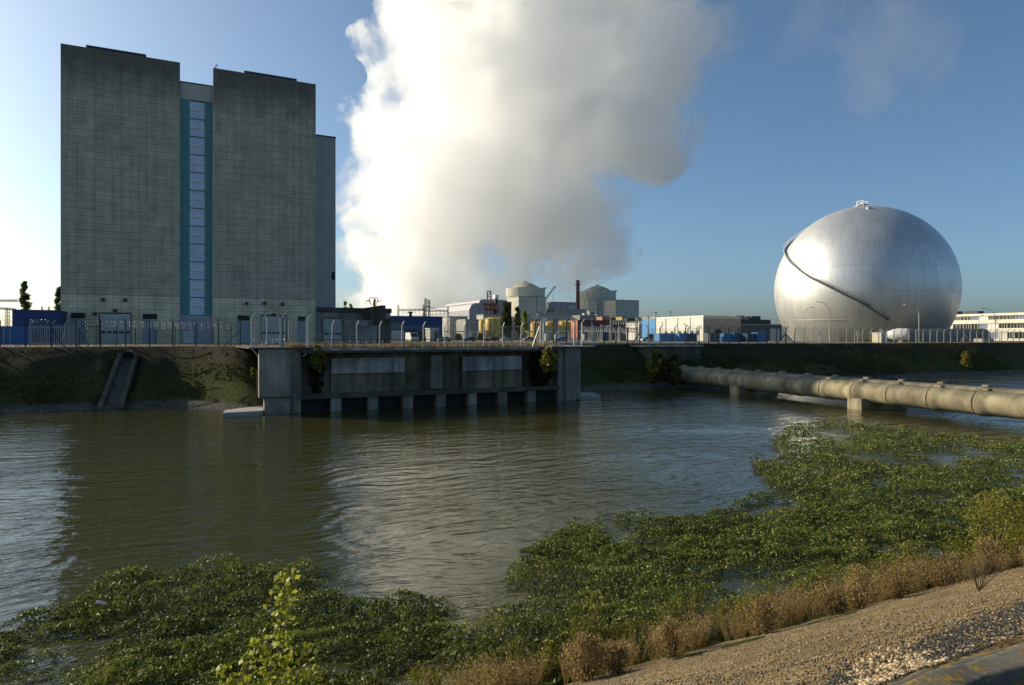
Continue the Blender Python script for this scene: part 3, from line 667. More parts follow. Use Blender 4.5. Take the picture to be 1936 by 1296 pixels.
def plant_px(name, label, cat, px, ptop, pbase, D, hw, n, leaf, m, **k):
    u, v = UV(px, D); z0 = zd(pbase, D); return plant(name, label, cat, u, v, z0, zd(ptop, D) - z0, hw * D / F, n, leaf, m, **k)

# ------------------------------------------------------------------ fences
def post(parent, u, v, z0, h, kind='crank', m='post_conc', name='post', w=0.13, side=1, lean=(1, 0)):
    q = MB(); lx, ly = lean
    q.box(u - w / 2, u + w / 2, v - w / 2, v + w / 2, z0 - 0.04, z0 + h)
    if kind in ('crank', 'y'):
        q.beam((u, v, z0 + h - 0.03), (u + 0.42 * lx * side, v + 0.42 * ly * side, z0 + h + 0.42), w * 0.75)
    if kind == 'y': q.beam((u, v, z0 + h - 0.03), (u - 0.42 * lx * side, v - 0.42 * ly * side, z0 + h + 0.42), w * 0.75)
    return q.build(name, M[m], parent)
def brace(parent, u, v, z0, h, du, m): 
    q = MB(); q.beam((u, v, z0 + h * 0.7), (u + du, v, z0), 0.1); return q.build('brace', M[m], parent)
def mesh_panel(parent, u0, u1, v0, v1, z0, z1, m='chainlink', name='wire_mesh'):
    return MB().add([(u0, v0, z0), (u1, v1, z0), (u1, v1, z1), (u0, v0, z1)], [(0, 1, 2, 3)]).build(name, M[m], parent)
def wires(parent, pts0, pts1, r=0.012, m='galv', name='barbed_wire'):
    q = MB()
    for a, b_ in zip(pts0, pts1): q.tube([a, b_], r, 4)
    return q.build(name, M[m], parent)
def razor(parent, u0, u1, v, z, r=0.28, name='razor_wire', n=None):
    n = n or int((u1 - u0) / 0.32); q = MB(); pts = []
    for i in range(n * 10): 
        t = i / 10 * 2 * math.pi; pts.append((u0 + (u1 - u0) * i / (n * 10), v + r * math.cos(t), z + r * math.sin(t)))
    q.tube(pts, 0.014, 3, False); return q.build(name, M['galv'], parent)
VB = 87.3
def bank_fence(label, posts_u, h, m, mm, braces=(), kinds=None, side=1, v=VB, wirerow=True):
    t = thing('bank_fence', label, 'fence', posts_u[0], v, 0)
    for i, u in enumerate(posts_u): post(t, u, v, 0, h, (kinds or {}).get(i, 'crank'), m, side=side, lean=(0.92, -0.38))
    for u, du in braces: brace(t, u, v, 0, h, du, m)
    mesh_panel(t, posts_u[0], posts_u[-1], v + 0.09, v + 0.09, 0.05, h, mm)
    if wirerow:
        p0 = [(posts_u[0] + 0.4 * k, v - 0.17 * k, h + 0.42 * k) for k in (0.0, 0.5, 1.0)]; p1 = [(posts_u[-1] + 0.4 * k, v - 0.17 * k, h + 0.42 * k) for k in (0.0, 0.5, 1.0)]
        wires(t, p0, p1, 0.012, 'steel_dark')
    return t
pxs = [-45, 0, 48, 97.5, 144, 190, 237.5, 282.5, 327, 371, 413, 454]
bank_fence('shaded, dark posted bank fence in front of the tall grey block', [ub(p, VB) for p in pxs], 2.75, 'post_shaded', 'chainlink_dark', [(ub(97.5, VB), 1.1), (ub(454, VB), -1.8)], {11: 'y'}, side=-0.35)
pm = [1119.5, 1141.7, 1164.5, 1187, 1209.5]
bank_fence('shaded cranked fence on the bank just right of the intake', [ub(p, VB) for p in pm], 2.6, 'post_shaded', 'chainlink_dark', [(ub(1209.5, VB), -1.5)], side=1)
pm2 = [1300.7, 1321.6, 1340, 1359, 1378, 1397, 1414.6, 1432.5, 1450, 1468, 1486]
bank_fence('shaded cranked fence on the bank between the pale warehouse and the sphere', [ub(p, VB) for p in pm2], 2.55, 'post_shaded', 'chainlink_dark', [(ub(1300.7, VB), 1.6), (ub(1486, VB), -2.2), (ub(1486, VB), 2.2)], {2: 'y', 10: 'y'})
u = ub(1502.5, VB); pu = []
while u < ub(1990, VB): pu.append(u); u += 2.27
bank_fence('long sunlit cranked concrete post fence in front of the silver sphere', pu, 2.45, 'post_conc', 'chainlink', [(ub(1825.5, VB), 1.8), (ub(1825.5, VB), -1.8)])
# low cranked fence standing on the pier head by the pipe abutment
pf = [1225.6, 1248, 1276, 1296, 1317.8]
vp_ = 84.5
t = thing('bank_fence', 'pale posted fence on the small pipe abutment, in front of the blue containers', 'fence', ub(1225, vp_), vp_, 0)
for i, p in enumerate(pf): post(t, ub(p, vp_), vp_, -0.3, 2.9, 'crank', 'post_conc' if i % 2 else 'galv', side=-1 if i == 0 else 1, lean=(0.9, -0.4))
mesh_panel(t, ub(pf[0], vp_), ub(pf[-1], vp_), vp_ + .1, vp_ + .1, -0.2, 2.5)
# inner razor wire fence in front of the big block
VN = 103.0
t = thing('razor_fence', 'thin inner fence topped with glinting razor wire along the tall block', 'fence', ub(150, VN), VN, 0)
for p in (182, 221, 256, 294, 331, 367, 403, 437): post(t, ub(p, VN), VN, 0, 2.6, 'straight', 'steel_dark', w=0.09)
for z in (2.35, 2.85): razor(t, ub(160, VN), ub(440, VN), VN, z, 0.22)
mesh_panel(t, ub(182, VN), ub(437, VN), VN + .06, VN + .06, 0.1, 2.4, 'chainlink_dark')
q = MB(); q.tube([(ub(150, VN), VN, 0), (ub(150, VN), VN, 2.0), (ub(154, VN), VN, 2.4), (ub(190, VN), VN, 2.4)], 0.06); q.tube([(ub(151, VN), VN, 1.9), (ub(168, VN), VN, 0)], 0.05); q.build('gate_portal', M['steel_dark'], t)
# palisade fence and gate at the far left
VP = 93.0
t = thing('palisade_fence', 'pale grey palisade fence with a gate, left of the tall block', 'fence', ub(57, VP), VP, 0)
for name, a, b_ in (('palisade_panel', 56, 97), ('gate_leaf', 99, 122), ('palisade_panel', 124, 146)):
    q = MB(); ua, ue = ub(a, VP), ub(b_, VP); n = int((ue - ua) / 0.19)
    for i in range(n + 1): 
        x = ua + (ue - ua) * i / n; q.box(x - 0.035, x + 0.035, VP - 0.02, VP + 0.02, 0.1, 2.45)
    for z in (0.35, 2.1): q.box(ua, ue, VP + 0.021, VP + 0.06, z, z + 0.09)
    q.build(name, M['galv'], t)
for p in (56, 98, 123, 146): post(t, ub(p, VP), VP + 0.1, 0, 2.6, 'crank', 'galv', w=0.12, lean=(0.8, -0.2), side=1)
q = MB(); q.beam((ub(123, VP), VP, 1.9), (ub(116, VP), VP - .6, 0), 0.09); q.build('brace', M['galv'], t)
razor(t, ub(56, VP), ub(97, VP), VP, 2.85, 0.2)

# cage fences on the intake deck
def insul(parent, u, v, z0, z1, n):
    q = MB()
    for i in range(n):
        z = z0 + (z1 - z0) * i / (n - 1); q.lathe([(0.015, -0.05), (0.055, -0.03), (0.055, 0.03), (0.015, 0.05)], (u, v, z), 6)
    return q.build('insulator_string', M['white'], parent)
VD = VI - 0.15
t = thing('cage_fence', 'galvanised anti-climb cage fence with forked posts on the left end of the intake', 'fence', ub(476, VD), VD, 0)
q = MB(); q.box(ub(470, VD), ub(592, VD), VD - 0.1, VI + 14, -0.02 + .003, 0.09); q.build('deck_plate', M['dark_conc'], t)
q = MB(); q.beam((ub(478, VD), VD, -0.05), (ub(490, VD) - 0.1, VD, -0.75), 0.07); q.beam((ub(588, VD), VD, -0.05), (ub(571, VD) + 0.1, VD, -0.75), 0.07); q.build('bracket', M['galv'], t)
for p, v, kind, m, ins in ((476, VD, 'y', 'galv', 1), (505, VD + 2, 'crank', 'galv', 0), (530.5, VD + .5, 'y', 'door_grey', 0), (534, VD + 5, 'y', 'steel_dark', 1), (547, VD + 9, 'crank', 'post_conc', 1), (583, VD, 'y', 'galv', 1)):
    po = post(t, ub(p, v), v, -0.05 if v < VD + 1 else 0, 2.85, kind, m, w=0.12, side=-1)
    if ins: insul(po, ub(p, v) + (0.2 if p < 580 else -0.2), v - 0.12, 0.15, 2.8, 15)
mesh_panel(t, ub(476, VD), ub(583, VD), VD + .1, VD + .1, 0.1, 2.7); mesh_panel(t, ub(476, VD), ub(505, VD + 2), VD + .1, VD + 6, 0.1, 2.7)
razor(t, ub(490, VD), ub(560, VD), VD + 6, 0.55, 0.3, 'razor_coil')
# weedy rail and tall fence along the deck
VF = VI + 0.3
t = thing('deck_fence', 'galvanised cranked post fence with low white-posted rail along the intake deck', 'fence', ub(600, VF), VF, 0)
for p in (628, 674.5, 718, 760, 800.6, 841, 877.5, 915, 950.6, 985.5): post(t, ub(p, VF), VF, zdk, 2.15, 'crank', 'galv', w=0.1, side=0.55)
mesh_panel(t, ub(600, VF), ub(1000, VF), VF + .08, VF + .08, 0.1, 2.2)
VQ = VI - 0.25
t2 = thing('deck_railing', 'low railing of pale uprights under one dark rail at the intake edge', 'railing', ub(592, VQ), VQ, 0)
q = MB(); q.tube([(ub(592, VQ), VQ, 0.80), (ub(1000, VQ), VQ, 0.80)], 0.03); q.tube([(ub(592, VQ), VQ, 0.42), (ub(1000, VQ), VQ, 0.42)], 0.014); q.build('top_rail', M['steel_dark'], t2)
p = 598
while p < 1000:
    u = ub(p, VQ); MB().box(u - 0.035, u + 0.035, VQ - 0.035, VQ + 0.035, 0, 0.8).build('upright', M['post_conc'] if p > 640 else M['steel_dark'], t2); p += 16.2 - (p - 598) * 0.008
q = MB(); q.box(ub(592, VQ), ub(1018, VQ), VQ - 0.16, VQ - 0.10, -0.22, -0.03); q.build('kerb_strip', M['panel'], t2)
# right cage
t = thing('cage_fence', 'tall meshed cage fence with forked posts on the right end of the intake', 'fence', ub(1022, VD), VD, 0)
q = MB(); q.box(ub(1040, VD), ub(1122, VD), VD - 0.5, VI + 7, 0.003 - .02, 0.09); q.build('deck_plate', M['pale_conc'], t)
for p, v, kind, m, s in ((1022, VD + 1, 'crank', 'galv', 1), (1027.5, VD + .3, 'y', 'galv', 1), (1051, VD, 'y', 'post_shaded', 1), (1085.5, VD - .4, 'y', 'galv', 1), (1100, VD + 3, 'crank', 'galv', 1), (1119.5, VD + 4.5, 'straight', 'galv', 1)):
    post(t, ub(p, v), v, 0, 2.75, kind, m, w=0.12, side=s)
for p in (1012.7, 1022, 1047, 1071, 1094): post(t, ub(p, VD + 9), VD + 9, 0, 3.0, 'crank', 'post_shaded', w=0.12)
brace(t, ub(1022, VD), VD + .2, 0, 3.2, -0.9, 'galv')
for a, b_, v0, v1 in ((1027.5, 1051, VD, VD), (1051, 1085.5, VD, VD - .3), (1085.5, 1119.5, VD - .3, VD + 4.5), (1012, 1094, VD + 9, VD + 9)): mesh_panel(t, ub(a, v0), ub(b_, v1), v0 + .08, v1 + .08, 0.1, 2.35)
razor(t, ub(1002, VD), ub(1026, VD), VD + 1, 0.35, 0.3, 'razor_coil')

# ------------------------------------------------------------------ drain chute on the left bank
def bank_z(v): return 0.18 - (86.7 - v) * 0.6
ch = thing('drain_chute', 'open concrete drain chute with an outfall pipe running down the left bank', 'chute', ub(240, 85), 85, -1)
def chute_wall(pt, pb, w, name):
    vt, vb = 84.8, 76.2; a, b_ = ub(pt, vt), ub(pb, vb); q = MB()
    vs = []
    for u, v in ((a, vt), (b_, vb)):
        z = bank_z(v); vs += [(u - w, v, z - .6), (u + w, v, z - .6), (u + w, v, z + .32), (u - w, v, z + .32)]
    q.add(vs, [(3, 2, 1, 0), (4, 5, 6, 7), (0, 1, 5, 4), (1, 2, 6, 5), (2, 3, 7, 6), (3, 0, 4, 7)]); return q.build(name, M['dark_conc'], ch)
chute_wall(227, 187, 0.22, 'side_wall'); chute_wall(257, 227, 0.22, 'side_wall')
q = MB(); vt, vb = 84.8, 76.2; vs = []
for a, b_, v in ((229, 255, vt), (191, 223, vb)):
    z = bank_z(v); vs += [(ub(a, v), v, z - .5), (ub(b_, v), v, z - .5), (ub(b_, v), v, z - .05), (ub(a, v), v, z - .05)]
q.add(vs, [(3, 2, 1, 0), (4, 5, 6, 7), (0, 1, 5, 4), (1, 2, 6, 5), (2, 3, 7, 6), (3, 0, 4, 7)]).build('channel_floor', M['dark_conc'], ch)
uc = ub(243, 84.2); q = MB(); ring = [(0.62, 83.6), (0.78, 83.6), (0.78, 85.6), (0.62, 85.6)]; vs = []; n = 24
for r, v in ring:
    for k in range(n): vs.append((uc + r * math.cos(k * 2 * math.pi / n), v, -1.15 + r * math.sin(k * 2 * math.pi / n)))
q.add(vs, [(i * n + k, i * n + (k + 1) % n, ((i + 1) % 4) * n + (k + 1) % n, ((i + 1) % 4) * n + k) for i in range(4) for k in range(n)]); q.build('outfall_pipe', M['dark_conc'], ch, smooth=40)
q = MB(); q.lathe([(0.6, 0), (0.61, .01)], (0, 0, 0), 20); q.v = [(uc + x, 84.6 + z, -1.15 + y) for x, y, z in q.v]; q.build('mouth_shade_disc', M['dark'], ch)  # dark disc paints the shade inside the outfall
# retaining wall at the head of the pipes
ab = thing('pipe_abutment', 'dark stained retaining wall on the bank above the pipe ends', 'wall', ub(1305, 83), 83, -3)
MB().box(ub(1222, 83.2), ub(1327, 83.2), 83.2, 87.15, -4.2, -0.35).build('wall', M['dark_conc'], ab)
MB().box(ub(1218, 83), ub(1329, 83), 82.9, 87.1, -0.35, -0.14).build('cap', M['grey_conc'], ab)

# ------------------------------------------------------------------ stone kerb beside the camera
m_stone, nt, b = newmat('lichen_stone'); c = objco(nt)
sc1 = ramp(nt, noise(nt, c, 3.0, 8, 0.72), [(0.3, (0.055, 0.05, 0.036)), (0.52, (0.13, 0.118, 0.085)), (0.75, (0.24, 0.22, 0.165))])
li = noise(nt, c, 5.5, 8, 0.7, 0.1); lm = ramp(nt, li, [(0.535, 0.0), (0.575, 1.0)])
lc = ramp(nt, noise(nt, c, 22, 5, 0.75), [(0.3, (0.10, 0.058, 0.010)), (0.65, (0.34, 0.21, 0.03))])
s2 = mix(nt, lm, sc1, lc)
wl = ramp(nt, noise(nt, c, 7.0, 4, 0.6, 0.4), [(0.68, 0.0), (0.72, 0.8)]); s2 = mix(nt, wl, s2, (0.5, 0.5, 0.44))
nt.links.new(s2, b.inputs['Base Color']); b.inputs['Roughness'].default_value = 0.95
bump(nt, mth(nt, 'ADD', noise(nt, c, 30, 8, 0.75), mth(nt, 'MULTIPLY', lm, 0.25)), b, 0.8, 0.012)
us = list(np.arange(-2, 16, 0.03))
def kerb_jit(V):
    u, v, z = V[:, :, 0], V[:, :, 1], V[:, :, 2]
    V[:, :, 2] += (fbm(u * 3, v * 3, 4, 1) - 0.5) * 0.05 - np.where(v > 2.3, (fbm(u * 4.2, v, 4, 8) * 0.06), 0)
    V[:, :, 1] += (fbm(u * 2.3, v * 0 + np.where(v > 2.24, 0, 7.3), 5, 4) - 0.5) * 0.12
    pass
kb = sheet('stone_kerb', us, [(2.10, -1.6), (2.12, -0.95), (2.145, -0.905)] + [(x, -0.90) for x in np.arange(2.17, 2.35, 0.02)] + [(2.37, -0.905), (2.39, -0.96), (2.41, -1.12), (2.42, -1.3)], m_stone, kerb_jit)
del kb['kind']; tag(kb, 'weathered stone kerb with orange lichen in the near corner', 'kerb')

# ------------------------------------------------------------------ sphere surroundings
def lamp_post(label, px, D, phead, ptop, pbase=None):
    u, v = UV(px, D); t = thing('street_lamp', label, 'street lamp', u, v, 0, 'curved arm street lamps')
    h = zd(ptop, D); hx = (phead - px) * D / F      # sideways reach of the arm, in metres
    ax = Vector((CU, -SU, 0)) * hx                  # parallel to the picture's width
    pts = [(u, v, 0), (u, v, h * 0.72)]
    for k in range(1, 9):
        a = k / 8 * math.pi / 2; pts.append((u + ax.x * (1 - math.cos(a)), v + ax.y * (1 - math.cos(a)), h * (0.72 + 0.26 * math.sin(a))))
    MB().tube(pts, [0.11] * 2 + [0.085 - 0.004 * k for k in range(8)], 8).build('pole', M['galv'], t, smooth=50)
    e = Vector(pts[-1]); d = ax.normalized(); q = MB(); q.beam(e - d * 0.1, e + d * 0.95 + Vector((0, 0, 0.06)), 0.36, 0.2)
    q.build('lamp_head', M['white'], t, bevel=0.05); return t
lamp_post('tall pale street lamp right of the sphere stair, arm bending left', 1737.5, 160, 1717, 575)
lamp_post('slender street lamp in front of the sphere, arm bending left', 1568, 172, 1549, 570)
lamp_post('thin street lamp at the left edge of the sphere, arm bending right', 1519.5, 172, 1531, 581)
lamp_post('distant street lamp before the white office block', 1881.5, 235, 1862, 583)
lamp_post('small far street lamp seen against the office facade', 1851, 262, 1855, 596)
def sign_post(label, px, D, ptop, tri):
    u, v = UV(px, D); t = thing('warning_sign', label, 'sign', u, v, 0); h = zd(ptop, D)
    MB().tube([(u, v, 0), (u, v, h - 0.9)], 0.06).build('pole', M['galv'], t)
    w_ = 0.62 if tri else 0.4
    poly = [(u - w_, h - 1.35), (u + w_, h - 1.35), (u + w_, h - 0.9), (u, h)] if tri else [(u - w_, h - 1.0), (u + w_, h - 1.0), (u + w_, h), (u - w_, h)]
    if tri: poly = [(u - w_, h - 1.35), (u + w_, h - 1.35), (u + w_, h - 1.0), (u + .1, h), (u - .1, h), (u - w_, h - 1.0)]
    MB().prism(poly, v - 0.1, v - 0.06).build('sign_plate', M['white'], t)
sign_post('white pointed sign on a pole in front of the sphere', 1621.5, 150, 624, True)
sign_post('small square white sign in front of the left half of the sphere', 1548.5, 152, 627, False)
u, v = UV(1672, 150); t = thing('guard_booth', 'small cream equipment cabin at the foot of the sphere', 'cabin', u, v, 0)
hw = 17.5 * 150 / F / 2
MB().box(u - hw, u + hw, v, v + 2.2, 0, 2.1).build('wall', paint('cream_paint', (0.66, 0.60, 0.43), 0.6), t); MB().box(u - hw - .1, u + hw + .1, v - .1, v + 2.3, 2.1, 2.22).build('roof', M['white'], t)
MB().box(u - 0.35, u + 0.15, v - 0.03, v, 0.1, 1.7).build('door', M['grey_clad'], t)
# horizontal white tank
u, v = UV(1706, 158); t = thing('storage_tank', 'round ended white horizontal tank beside the sphere', 'tank', u, v, 0)
r = 12.0 * 158 / F; q = MB(); cs = []; n = 32
prof = [(0.01, -3.6), (0.5 * r, -3.1), (r * 0.92, -1.6), (r, -1.0), (r, 1.0), (r * 0.96, 1.2), (r * 0.6, 1.55), (0.01, 1.7)]
q.lathe(prof, (0, 0, 0), n, False); ay = Vector((0.45, -0.9, 0)).normalized(); axx = Vector((ay.y, -ay.x, 0))
q.v = [tuple(Vector((u, v, r + 0.35)) + axx * x + ay * z + Vector((0, 0, y))) for x, y, z in q.v]
q.build('tank_shell', M['white'], t, smooth=40)
q = MB(); c_ = Vector((u, v, r + .35)) + ay * 1.66; q.lathe([(0.3, 0), (0.3, 0.14)], (0, 0, 0), 16); q.v = [tuple(c_ + axx * (x + .2) + ay * z + Vector((0, 0, y + .25))) for x, y, z in q.v]; q.build('manhole', M['steel_dark'], t)
MB().box(u - .8, u + .8, v - .5, v + .5, 0, 0.5).build('cradle', M['grey_conc'], t)
# dark half-round tunnel leading to the sphere
vt = ub(1862, 1) ; Dt = 172.0
ue, ve = UV(1862, Dt); t = thing('access_tunnel', 'dark grey half round metal tunnel running into the sphere', 'tunnel', ue, ve, 0)
rt = zd(621.5, Dt)
q = MB(); n = 20; L = 24.0
arc = [(math.cos(math.pi * k / n), math.sin(math.pi * k / n)) for k in range(n + 1)]
dvec = Vector((-0.80, 0.60, 0)); pv = Vector((dvec.y, -dvec.x, 0)); E = Vector((ue, ve, 0)) - pv * 0 ; Wd = rt * 0.95
vs = [tuple(E + pv * (c_ * Wd) + Vector((0, 0, s_ * rt)) + dvec * k) for k in (0, L) for c_, s_ in arc]
q.add(vs, [(i, i + 1, n + 2 + i, n + 1 + i) for i in range(n)] + [tuple(range(n + 1)), tuple(range(n + 1, 2 * n + 2))])
m_tun = ribbed('tunnel_metal', (0.12, 0.14, 0.145), 1.4, 0.45, 0.4); q.build('barrel_vault', m_tun, t, smooth=40)
q = MB(); q.add([tuple(E - dvec * 0.06 + pv * (c_ * Wd * 0.55) + Vector((0, 0, s_ * rt * 0.75))) for c_, s_ in arc], [tuple(range(n + 1))]); q.build('portal', M['dark'], t)
u, v = UV(1860, 168); tag(MB().box(u - 2.4, u + 2.4, v - 1, v + 1, 0, 0.9).build('low_wall', M['pale_conc'], None, o=(u, v, 0), bevel=.05), 'low pale concrete block at the tunnel mouth', 'wall')
# white office block
UO = 280.0
t = thing('office_building', 'long white three storey office block with bands of windows, right of the sphere', 'building', UO, 150, 0)
zo = 10.5; v0, v1 = 96.0, 176.0
MB().box(UO + 0.35, UO + 14, v0, v1, 0, zo - 0.3).build('core_wall', M['office'], t)
for i, (za_, zb_) in enumerate(((0.0, 0.9), (3.3, 4.75), (6.65, 8.1), (9.6, zo))):
    if i: MB().box(UO, UO + 14.01, v0 - .01, v1 + .01, za_, zb_).build('spandrel_band', M['office'], t)
for f, (z0, z1) in enumerate(((0.95, 3.25), (4.8, 6.6), (8.15, 9.55))):
    y = v0 + 0.5; k = 0
    while y < v1 - 3:
        wln = [3.2, 2.2, 3.9, 2.6][(k * 7 + f * 3) % 4]; mm = ['glass', 'blue_glass', 'glass', 'white', 'glass'][(k * 3 + f * 2) % 5]
        if y + wln > 120:
            wd = MB().box(UO + 0.28, UO + 0.34, y, y + wln, z0 + 0.02, z1 - 0.02).build('window', M[mm], t)
            q = MB(); q.box(UO + 0.2, UO + 0.28, y - 0.06, y + 0.06, z0, z1)
            for j in range(1, 3): q.box(UO + 0.22, UO + 0.28, y + wln * j / 3 - 0.05, y + wln * j / 3 + 0.05, z0, z1)
            q.build('window_frame', M['office'], wd)
        y += wln + 0.25; k += 1
q = MB(); q.box(UO + 3, UO + 7, 168, 172, zo - .3, zo + 1.4); q.build('roof_plant', M['steel_dark'], t)
q = MB(); q.box(UO + 3, UO + 7, 160, 165, zo - .3, zo + 1.2); q.build('roof_plant', M['steel_dark'], t)

# ------------------------------------------------------------------ middle ground: sheds, containers, cars
VWH = 191.0
t = thing('warehouse', 'pale flat roofed warehouse, left side bright white and front in grey shade', 'building', ub(1330, VWH), VWH, 0)
hwh = zb(1330, 598, VWH); a, b_ = ub(1330, VWH), ub(1400, VWH)
MB().box(a, b_, VWH, 218, 0, hwh - 0.01).build('wall', M['white_clad'], t)
MB().box(a + 0.25, b_ - .25, VWH - 0.04, VWH, 0, hwh - 0.9).build('front_shade_sheet', M['grey_clad'], t)  # grey sheet over the white wall paints in the shade of the front
q = MB(); q.box(a - 0.12, b_ + 0.12, VWH - 0.14, 218.1, hwh - .4, hwh + 0.25); q.build('roof', M['white'], t)
for y in (191, 198, 205, 212): MB().box(a - 0.1, a, y - 0.14, y + 0.14, 0, hwh - .41).build('drainpipe', M['blue_glass'], t)
for y in (193.5, 196.2, 200, 203, 207.5, 211): MB().box(a - 0.05, a, y, y + 1.7, 2.2, 3.7).build('window', M['glass'], t)
uu = ub(1352, VWH); MB().box(uu, uu + 2.8, VWH - 0.09, VWH - .04, 0.1, 4.2).build('door', M['dark'], t)
def far_box(name, label, cat, px0, px1, ptop, v0, depth, m, parts=None, pbase=None, z0=0.0):
    a, b_ = ub(px0, v0), ub(px1, v0); z1 = zb((px0 + px1) / 2, ptop, v0)
    t = thing(name, label, cat, (a + b_) / 2, v0, z0); MB().box(a, b_, v0, v0 + depth, z0, z1).build('wall', M[m], t); return t, a, b_, z1
t, a, b_, z1 = far_box('workshop', 'low grey flat roofed workshop right behind the pale warehouse', 'building', 1396, 1478, 615, 205, 20, 'cont_grey')
MB().box(a - .2, b_ + .2, 204.6, 225.2, z1, z1 + .35).build('roof', M['grey_clad'], t)
MB().box(ub(1456, 204.9), ub(1474, 204.9), 204.9, 205, 0, z1 * .78).build('door', M['white'], t)
MB().box(ub(1438, 204.95), ub(1447, 204.95), 204.95, 205, z1 * .3, z1 * .6).build('window', M['glass'], t)
t, a, b_, z1 = far_box('control_building', 'dark grey stepped concrete building peeping over the pale warehouse', 'building', 1398, 1457, 604.5, 300, 25, 'steel_dark')
MB().box(ub(1391, 305), ub(1407.5, 305), 305, 320, z1, zb(1400, 597, 305)).build('tower_block', M['grey_conc'], t)
MB().box(ub(1408, 306), ub(1421, 306), 306, 320, z1, zb(1414, 598.5, 306)).build('tower_block', M['pale_conc'], t)
MB().box(ub(1421, 304), ub(1438, 304), 304, 320, z1, zb(1430, 598, 304)).build('tower_block', M['steel_dark'], t)
MB().box(a, b_, 299.6, 300, z1 * .35, z1 * .5).build('window', M['glass'], t)
def container(label, px0, px1, ptop, D, m, depth=2.6, grp='shipping containers behind the fence'):
    u0, v0 = UV((px0 + px1) / 2, D); a, b_ = ub(px0, v0), ub(px1, v0); z1 = zb((px0 + px1) / 2, ptop, v0)
    t = thing('shipping_container', label, 'container', (a + b_) / 2, v0, 0, grp)
    MB().box(a, b_, v0, v0 + depth, 0.12, z1).build('body', M[m], t, bevel=0.03)
    q = MB()
    for x in (a, b_): q.box(x - .06, x + .06, v0 - .05, v0 + .06, 0, z1 + .03)
    q.box(a + .06, b_ - .06, v0 - .05, v0 + .02, z1 - .1, z1 + .03); q.box(a + .06, b_ - .06, v0 - .05, v0 + .02, 0.03, .16); q.build('corner_frame', M[m], t)
    q = MB(); w_ = (b_ - a); q.box(a + w_ * .42, a + w_ * .44, v0 - .08, v0, .3, z1 - .2); q.box(a + w_ * .56, a + w_ * .58, v0 - .08, v0, .3, z1 - .2); q.build('lock_bar', M['galv'], t)
container('long bright blue container in front of the white warehouse side', 1248.5, 1275, 630.5, 205, 'cont_light')
container('short bright blue container next to the long one by the white warehouse', 1284, 1300, 630.5, 205, 'cont_light')
container('dark navy container at the corner of the white warehouse', 1304, 1318, 631, 205, 'cont_navy')
container('dark grey container before the shaded warehouse front', 1342, 1360, 630, 178, 'cont_grey')
container('royal blue container, first in the row right of the shaded warehouse front', 1369, 1386, 631, 180, 'cont_blue')
container('royal blue container in the middle of the row before the workshop', 1388, 1408, 630, 182, 'cont_blue')
container('navy container near the right end of the row', 1415.5, 1432, 631, 180, 'cont_navy')
container('deep blue container at the right end of the row before the workshop', 1434, 1450, 629, 180, 'cont_blue')
container('mid blue container at the left edge of the picture', -30, 56, 617.5, 100, 'cont_blue', 2.6)
def far_lamp(label, px, ptop, D):
    u, v = UV(px, D); h = zd(ptop, D); t = thing('light_mast', label, 'mast', u, v, 0)
    MB().tube([(u, v, 0), (u, v, h)], [0.16, 0.1]).build('pole', M['steel_dark'], t); MB().box(u - .5, u + .5, v - .2, v + .2, h, h + .35).build('floodlight', M['steel_dark'], t)
far_lamp('thin dark floodlight mast left of the white warehouse', 1240, 592, 260); far_lamp('thin dark floodlight mast above the white warehouse roof', 1268, 591, 300)
# left edge: blue shed, steel frames
VBL = 125.0
t, a, b_, z1 = far_box('blue_shed', 'dark blue corrugated shed left of the tall block', 'shed', 23, 113, 588, VBL, 10, 'blue_clad')
MB().box(a - .1, b_ + .1, VBL - .1, VBL + 10.1, z1, z1 + .15).build('roof', M['steel_dark'], t)
u0, v0 = UV(86, 118); t = thing('ladder_frame', 'rust brown steel ladder cage in front of the blue shed', 'ladder', u0, v0, 0); q = MB(); h = zd(580, 118)
for x in (-.5, .5):
    for y in (-.4, .4): q.beam((u0 + x, v0 + y, 0), (u0 + x, v0 + y, h), 0.09)
q.build('frame', M['rust'], t); q = MB()
for k in range(14): q.beam((u0 - .5, v0 - .4, .4 + k * h / 15), (u0 + .5, v0 - .4, .4 + k * h / 15), 0.04)
q.build('rungs', M['rust'], t)
u0, v0 = UV(10, 230); t = thing('switchyard_gantry', 'dark lattice gantry with crossbeams at the left edge', 'gantry', u0, v0, 0)
def lattice(q, a, b_, w, n, r=0.06):
    a, b_ = Vector(a), Vector(b_); d = (b_ - a).normalized(); x = d.orthogonal().normalized() * w / 2; y = d.cross(x).normalized() * w / 2
    C = [-x - y, x - y, x + y, -x + y]
    for c_ in C: q.beam(a + c_, b_ + c_, r * 2)
    for i in range(n):
        p0, p1 = a.lerp(b_, i / n), a.lerp(b_, (i + 1) / n)
        for k in range(4): q.beam(p0 + C[k], p1 + C[(k + 1) % 4], r * 1.4)
k = 230 / F
for p, pt in ((14, 583), (-14, 566)):
    uu, vv = UV(p, 230); q = MB(); lattice(q, (uu, vv, 0), (uu, vv, zd(pt, 230)), 0.9, 10); q.build('column', M['steel_dark'], t)
q = MB(); a = UV(-30, 230); b_ = UV(34, 230); lattice(q, (*a, zd(569, 230)), (*b_, zd(569, 230)), 0.6, 16); lattice(q, (*a, zd(582, 230)), (*UV(30, 230), zd(585, 230)), 0.5, 14); q.build('crossbeam', M['steel_dark'], t)
